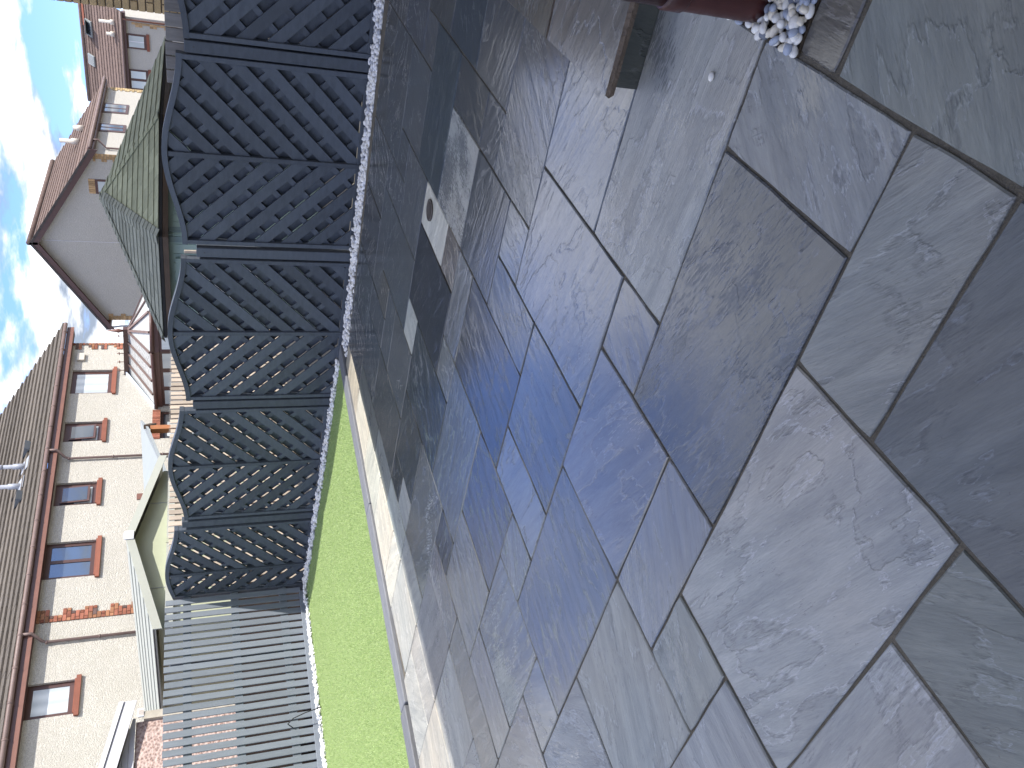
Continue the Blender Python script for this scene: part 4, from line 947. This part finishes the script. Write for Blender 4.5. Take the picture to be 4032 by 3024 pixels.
for P0, up in ((V3(GX0,GY,GE), upR), (V3(GX1,GY,GE), upL)):
    a_ = P0-up*.34+V3(0,.30,.14); b_ = a_+up*(rl+.06); n = V3(0,1,0)
    quadprism('bargeboard', [a_+V3(0,0,-.03), b_+V3(0,0,-.03), b_+V3(0,0,-.26), a_+V3(0,0,-.26)], n, .03, 'brown', gh)
    for k in range(12):
        c0, c1 = lerp(a_, b_, k/12), lerp(a_, b_, (k+.96)/12); quadprism('verge_tile', [c0+V3(0,0,.07), c1+V3(0,0,.07), c1+V3(0,0,-.045), c0+V3(0,0,-.025)], n, .045, 'verge', gh)
    quadprism('soffit', [P0-up*.3+V3(0,.29,.02), P0+up*(rl-.3)+V3(0,.29,.02), P0+up*(rl-.3)+V3(0,.0,.02), P0-up*.3+V3(0,.0,.02)], (0,0,-1), .02, 'brown', gh)
tube('ridge', [(GXM,GY+.30,GP+.22),(GXM,GY-7.6,GP+.22)], .11, 'tile_brown', gh, 8)
box('eaves_box', 'brown', (GX0-.16, GY-3.55, GE-.04), (.30, 7.7, .20), gh); box('eaves_box', 'brown', (GX1+.18, GY-3.55, GE-.04), (.32, 7.7, .20), gh)
halfround('gutter', [(GX0-.36,GY+.28,GE-.02),(GX0-.36,GY-7.6,GE-.02)], .065, 'gutter', gh)
tube('downpipe', [(GX0-.34,GY-.5,GE-.05),(GX0-.34,GY-.55,GE-.25),(GX0-.08,GY-.4,GE-.55),(GX0-.08,GY-.4,0)], .04, 'gutter', gh, 8)
tube('downpipe', [(GX1+.38,GY+.05,GE-.05),(GX1+.34,GY+.05,GE-.35),(GX1+.30,GY+.05,GE-.55),(GX1+.30,GY+.05,0)], .04, 'flue', gh, 8)
quoin(gw, V3(GX0, GY, 0), V3(1,0,0), V3(0,1,0), 3.6, GE-.06, [3, 3, 2, 2], 'brick_tan', .1, .22); quoin(gw, V3(GX1, GY, 0), V3(-1,0,0), V3(0,1,0), 2.6, GE-.06, [3, 3, 2, 2, 2], 'brick_tan', .1, .22)
quoin(gw, V3(GX0, GY-7.3, 0), V3(0,1,0), V3(-1,0,0), 3.0, 5.1, [2, 3, 2, 3, 3], 'brick_buff', .1, .22)
gwin = solid('window', 15.06, 15.68, GY+.001, GY+.03, 4.6, 5.30, 'brown', gh); solid('pane', 15.14, 15.60, GY+.031, GY+.036, 4.65, 5.20, 'blindglass', gwin)
for k in range(7): box('soldier_brick', 'brick_tan', (15.10+k*.09, GY+.012, 5.425), (.082, .03, .235), gwin)
wl = box('cable_line', 'white', (GXM, GY+.008, 5.8), (.02, .012, 3.6), gh)
for y0, y1 in ((GY-5.3, GY-4.25), (GY-3.0, GY-2.2)):
    wq = solid('window', GX0-.03, GX0-.001, y0, y1, 4.24, 5.30, 'brown', gh); solid('pane', GX0-.036, GX0-.031, y0+.12, y1-.12, 4.34, 5.2, 'glass', wq)
    solid('mullion', GX0-.043, GX0-.037, (y0+y1)/2-.04, (y0+y1)/2+.04, 4.34, 5.2, 'brown', wq)
for y, b_ in ((GY-3.7, 1.35), (GY-4.75, 1.15)):
    p = V3(GX0,y,GE+.12)+upR*b_; f_ = tube('flue', [p, p+V3(0,0,.30), p+V3(0,0,.31), p+V3(0,0,.75 if b_ > 1.2 else .42)], [.13,.13,.09,.09], 'chalk', gh, 10)

# ------------------------------------------------------------------ far right house with roof lights
HY = -54.42; HX0, HX1 = 14.95, 25.0
fh = thing('house', 'distant brown roofed house with two roof lights and two brown windows', 'house', (20, HY-4, -.05))
fw_ = solid('wall', HX0, HX1, HY-8, HY, -.05, 5.50, 'greywall', fh)
up35 = V3(0, -math.cos(R_(33)), math.sin(R_(33)))
hr, hn = roof_slope(fh, 'roof', V3(HX0-.35, HY+.38, 5.52), V3(1,0,0), 6.95, up35, 4.55, .33, 'tile_brown', .34, .035, .045)
tube('ridge', [V3(HX0-.35,HY+.38,5.60)+up35*4.5, V3(HX0+6.6,HY+.38,5.60)+up35*4.5], .12, 'tile_brown', hr, 8)
quadprism('red_flashing', [V3(HX0-.35,HY+.38,5.52)+up35*4.2+hn*.06, V3(HX0+1.75,HY+.38,5.52)+up35*4.15+hn*.06, V3(HX0+1.75,HY+.38,5.52)+up35*4.38+hn*.06, V3(HX0-.35,HY+.38,5.52)+up35*4.46+hn*.06], hn, .02, 'sill', hr)
box('eaves_box', 'brown', (HX0+3.3, HY+.14, 5.40), (7.2, .36, .20), fh); halfround('gutter', [(HX0-.35,HY+.42,5.52),(HX0+6.6,HY+.42,5.52)], .075, 'gutter', fh)
for x0, x1, sp_ in ((15.91, 16.78, 0), (18.03, 19.27, 1)):
    wq = solid('window', x0, x1, HY+.001, HY+.04, 4.22, 5.30, 'brown', fh)
    if sp_:
        solid('pane', x0+.1, x0+.54, HY+.041, HY+.05, 4.36, 5.2, 'blindglass', wq); solid('pane', x1-.54, x1-.1, HY+.041, HY+.05, 4.36, 5.2, 'blindglass', wq)
    else:
        solid('pane', x0+.1, x1-.1, HY+.041, HY+.05, 4.36, 5.2, 'blindglass', wq); solid('bar', (x0+x1)/2-.03, (x0+x1)/2+.03, HY+.051, HY+.06, 4.36, 5.2, 'white', wq)
    solid('sill', x0-.06, x1+.06, HY+.001, HY+.10, 4.06, 4.218, 'sill', wq)
for x0, x1, s0, s1, op in ((16.20, 17.15, 3.35, 4.0, 1), (18.3, 18.95, 3.35, 4.05, 0)):
    b0 = V3(0, HY+.38, 5.52); q = [b0+V3(x0,0,0)+up35*s0+hn*.06, b0+V3(x1,0,0)+up35*s0+hn*.06, b0+V3(x1,0,0)+up35*s1+hn*.06, b0+V3(x0,0,0)+up35*s1+hn*.06]
    rl_ = quadprism('roof_light', q, hn, .08, 'greysheet', fh); ii = [lerp(v, sum(q, Vector())/4, .22)+hn*.081 for v in q]; quadprism('pane', ii, hn, .01, 'glass', rl_)
    if op:
        q2 = [v.copy() for v in q]; q2[0] += hn*.32; q2[1] += hn*.32; quadprism('open_sash', [v+hn*.09 for v in q2], hn, .05, 'slatevent', rl_)
for x, s0, h_ in ((15.45, .75, .55), (16.15, .8, .18)):
    p = V3(x, HY+.38, 5.52)+up35*s0; tube('flue', [p, p+V3(0,0,.25), p+V3(0,0,.26), p+V3(0,0,.3+h_)], [.16,.14,.09,.09], 'chalk', fh, 10)
tube('downpipe', [(HX0+.05,HY+.42,5.45),(HX0+.15,HY+.1,5.1),(HX0+.18,HY+.08,0)], .05, 'fascia', fh, 8)
quoin(fw_, V3(HX0+.28, HY, 0), V3(1,0,0), V3(0,1,0), 2.4, 5.0, [1, 1, 2, 2], 'brick_tan', .2, .26)
quoin(fw_, V3(HX0+6.3, HY, 0), V3(1,0,0), V3(0,1,0), 2.4, 5.0, [2, 2, 3, 3], 'brick_buff', .15, .26)

# ------------------------------------------------------------------ buff brick wall at the right edge
bh = thing('brick_house', 'buff brick house corner rising beside the chevron fence at the right edge', 'house', (-1.2, -10.8, -.05))
BW = solid('wall', -4.2, 1.795, -15.0, -8.775, -.05, 6.1, 'brickjoint', bh)  # unseen upper height raised so it shades the summerhouse roof
z = 1.28; r = 0
while z < 3.55:
    x = 1.803; first = True
    while x > .55:
        l = .105 if (first and r % 2) else .215
        box('brick', 'brick_buff', (x-l/2, -8.772+random.uniform(0,.002), z+.0375), (l-.011, .026, .064), BW, 0, .003); x -= l; first = False
    z += .0785; r += 1
mesh('roof', [(-4.5,-15.3,6.1),(2.0,-15.3,6.1),(2.0,-8.6,6.1),(-4.5,-8.6,6.1),(-1.2,-15.3,7.8),(-1.2,-8.6,7.8)], [(0,3,5,4),(1,4,5,2),(2,5,3),(0,4,1),(0,1,2,3)], 'tile_brown', bh)

# ------------------------------------------------------------------ render settings
SC.render.engine = 'CYCLES'
SC.cycles.max_bounces = 4; SC.cycles.diffuse_bounces = 3; SC.cycles.glossy_bounces = 2; SC.cycles.transmission_bounces = 0; SC.cycles.transparent_max_bounces = 2
SC.render.film_transparent = False
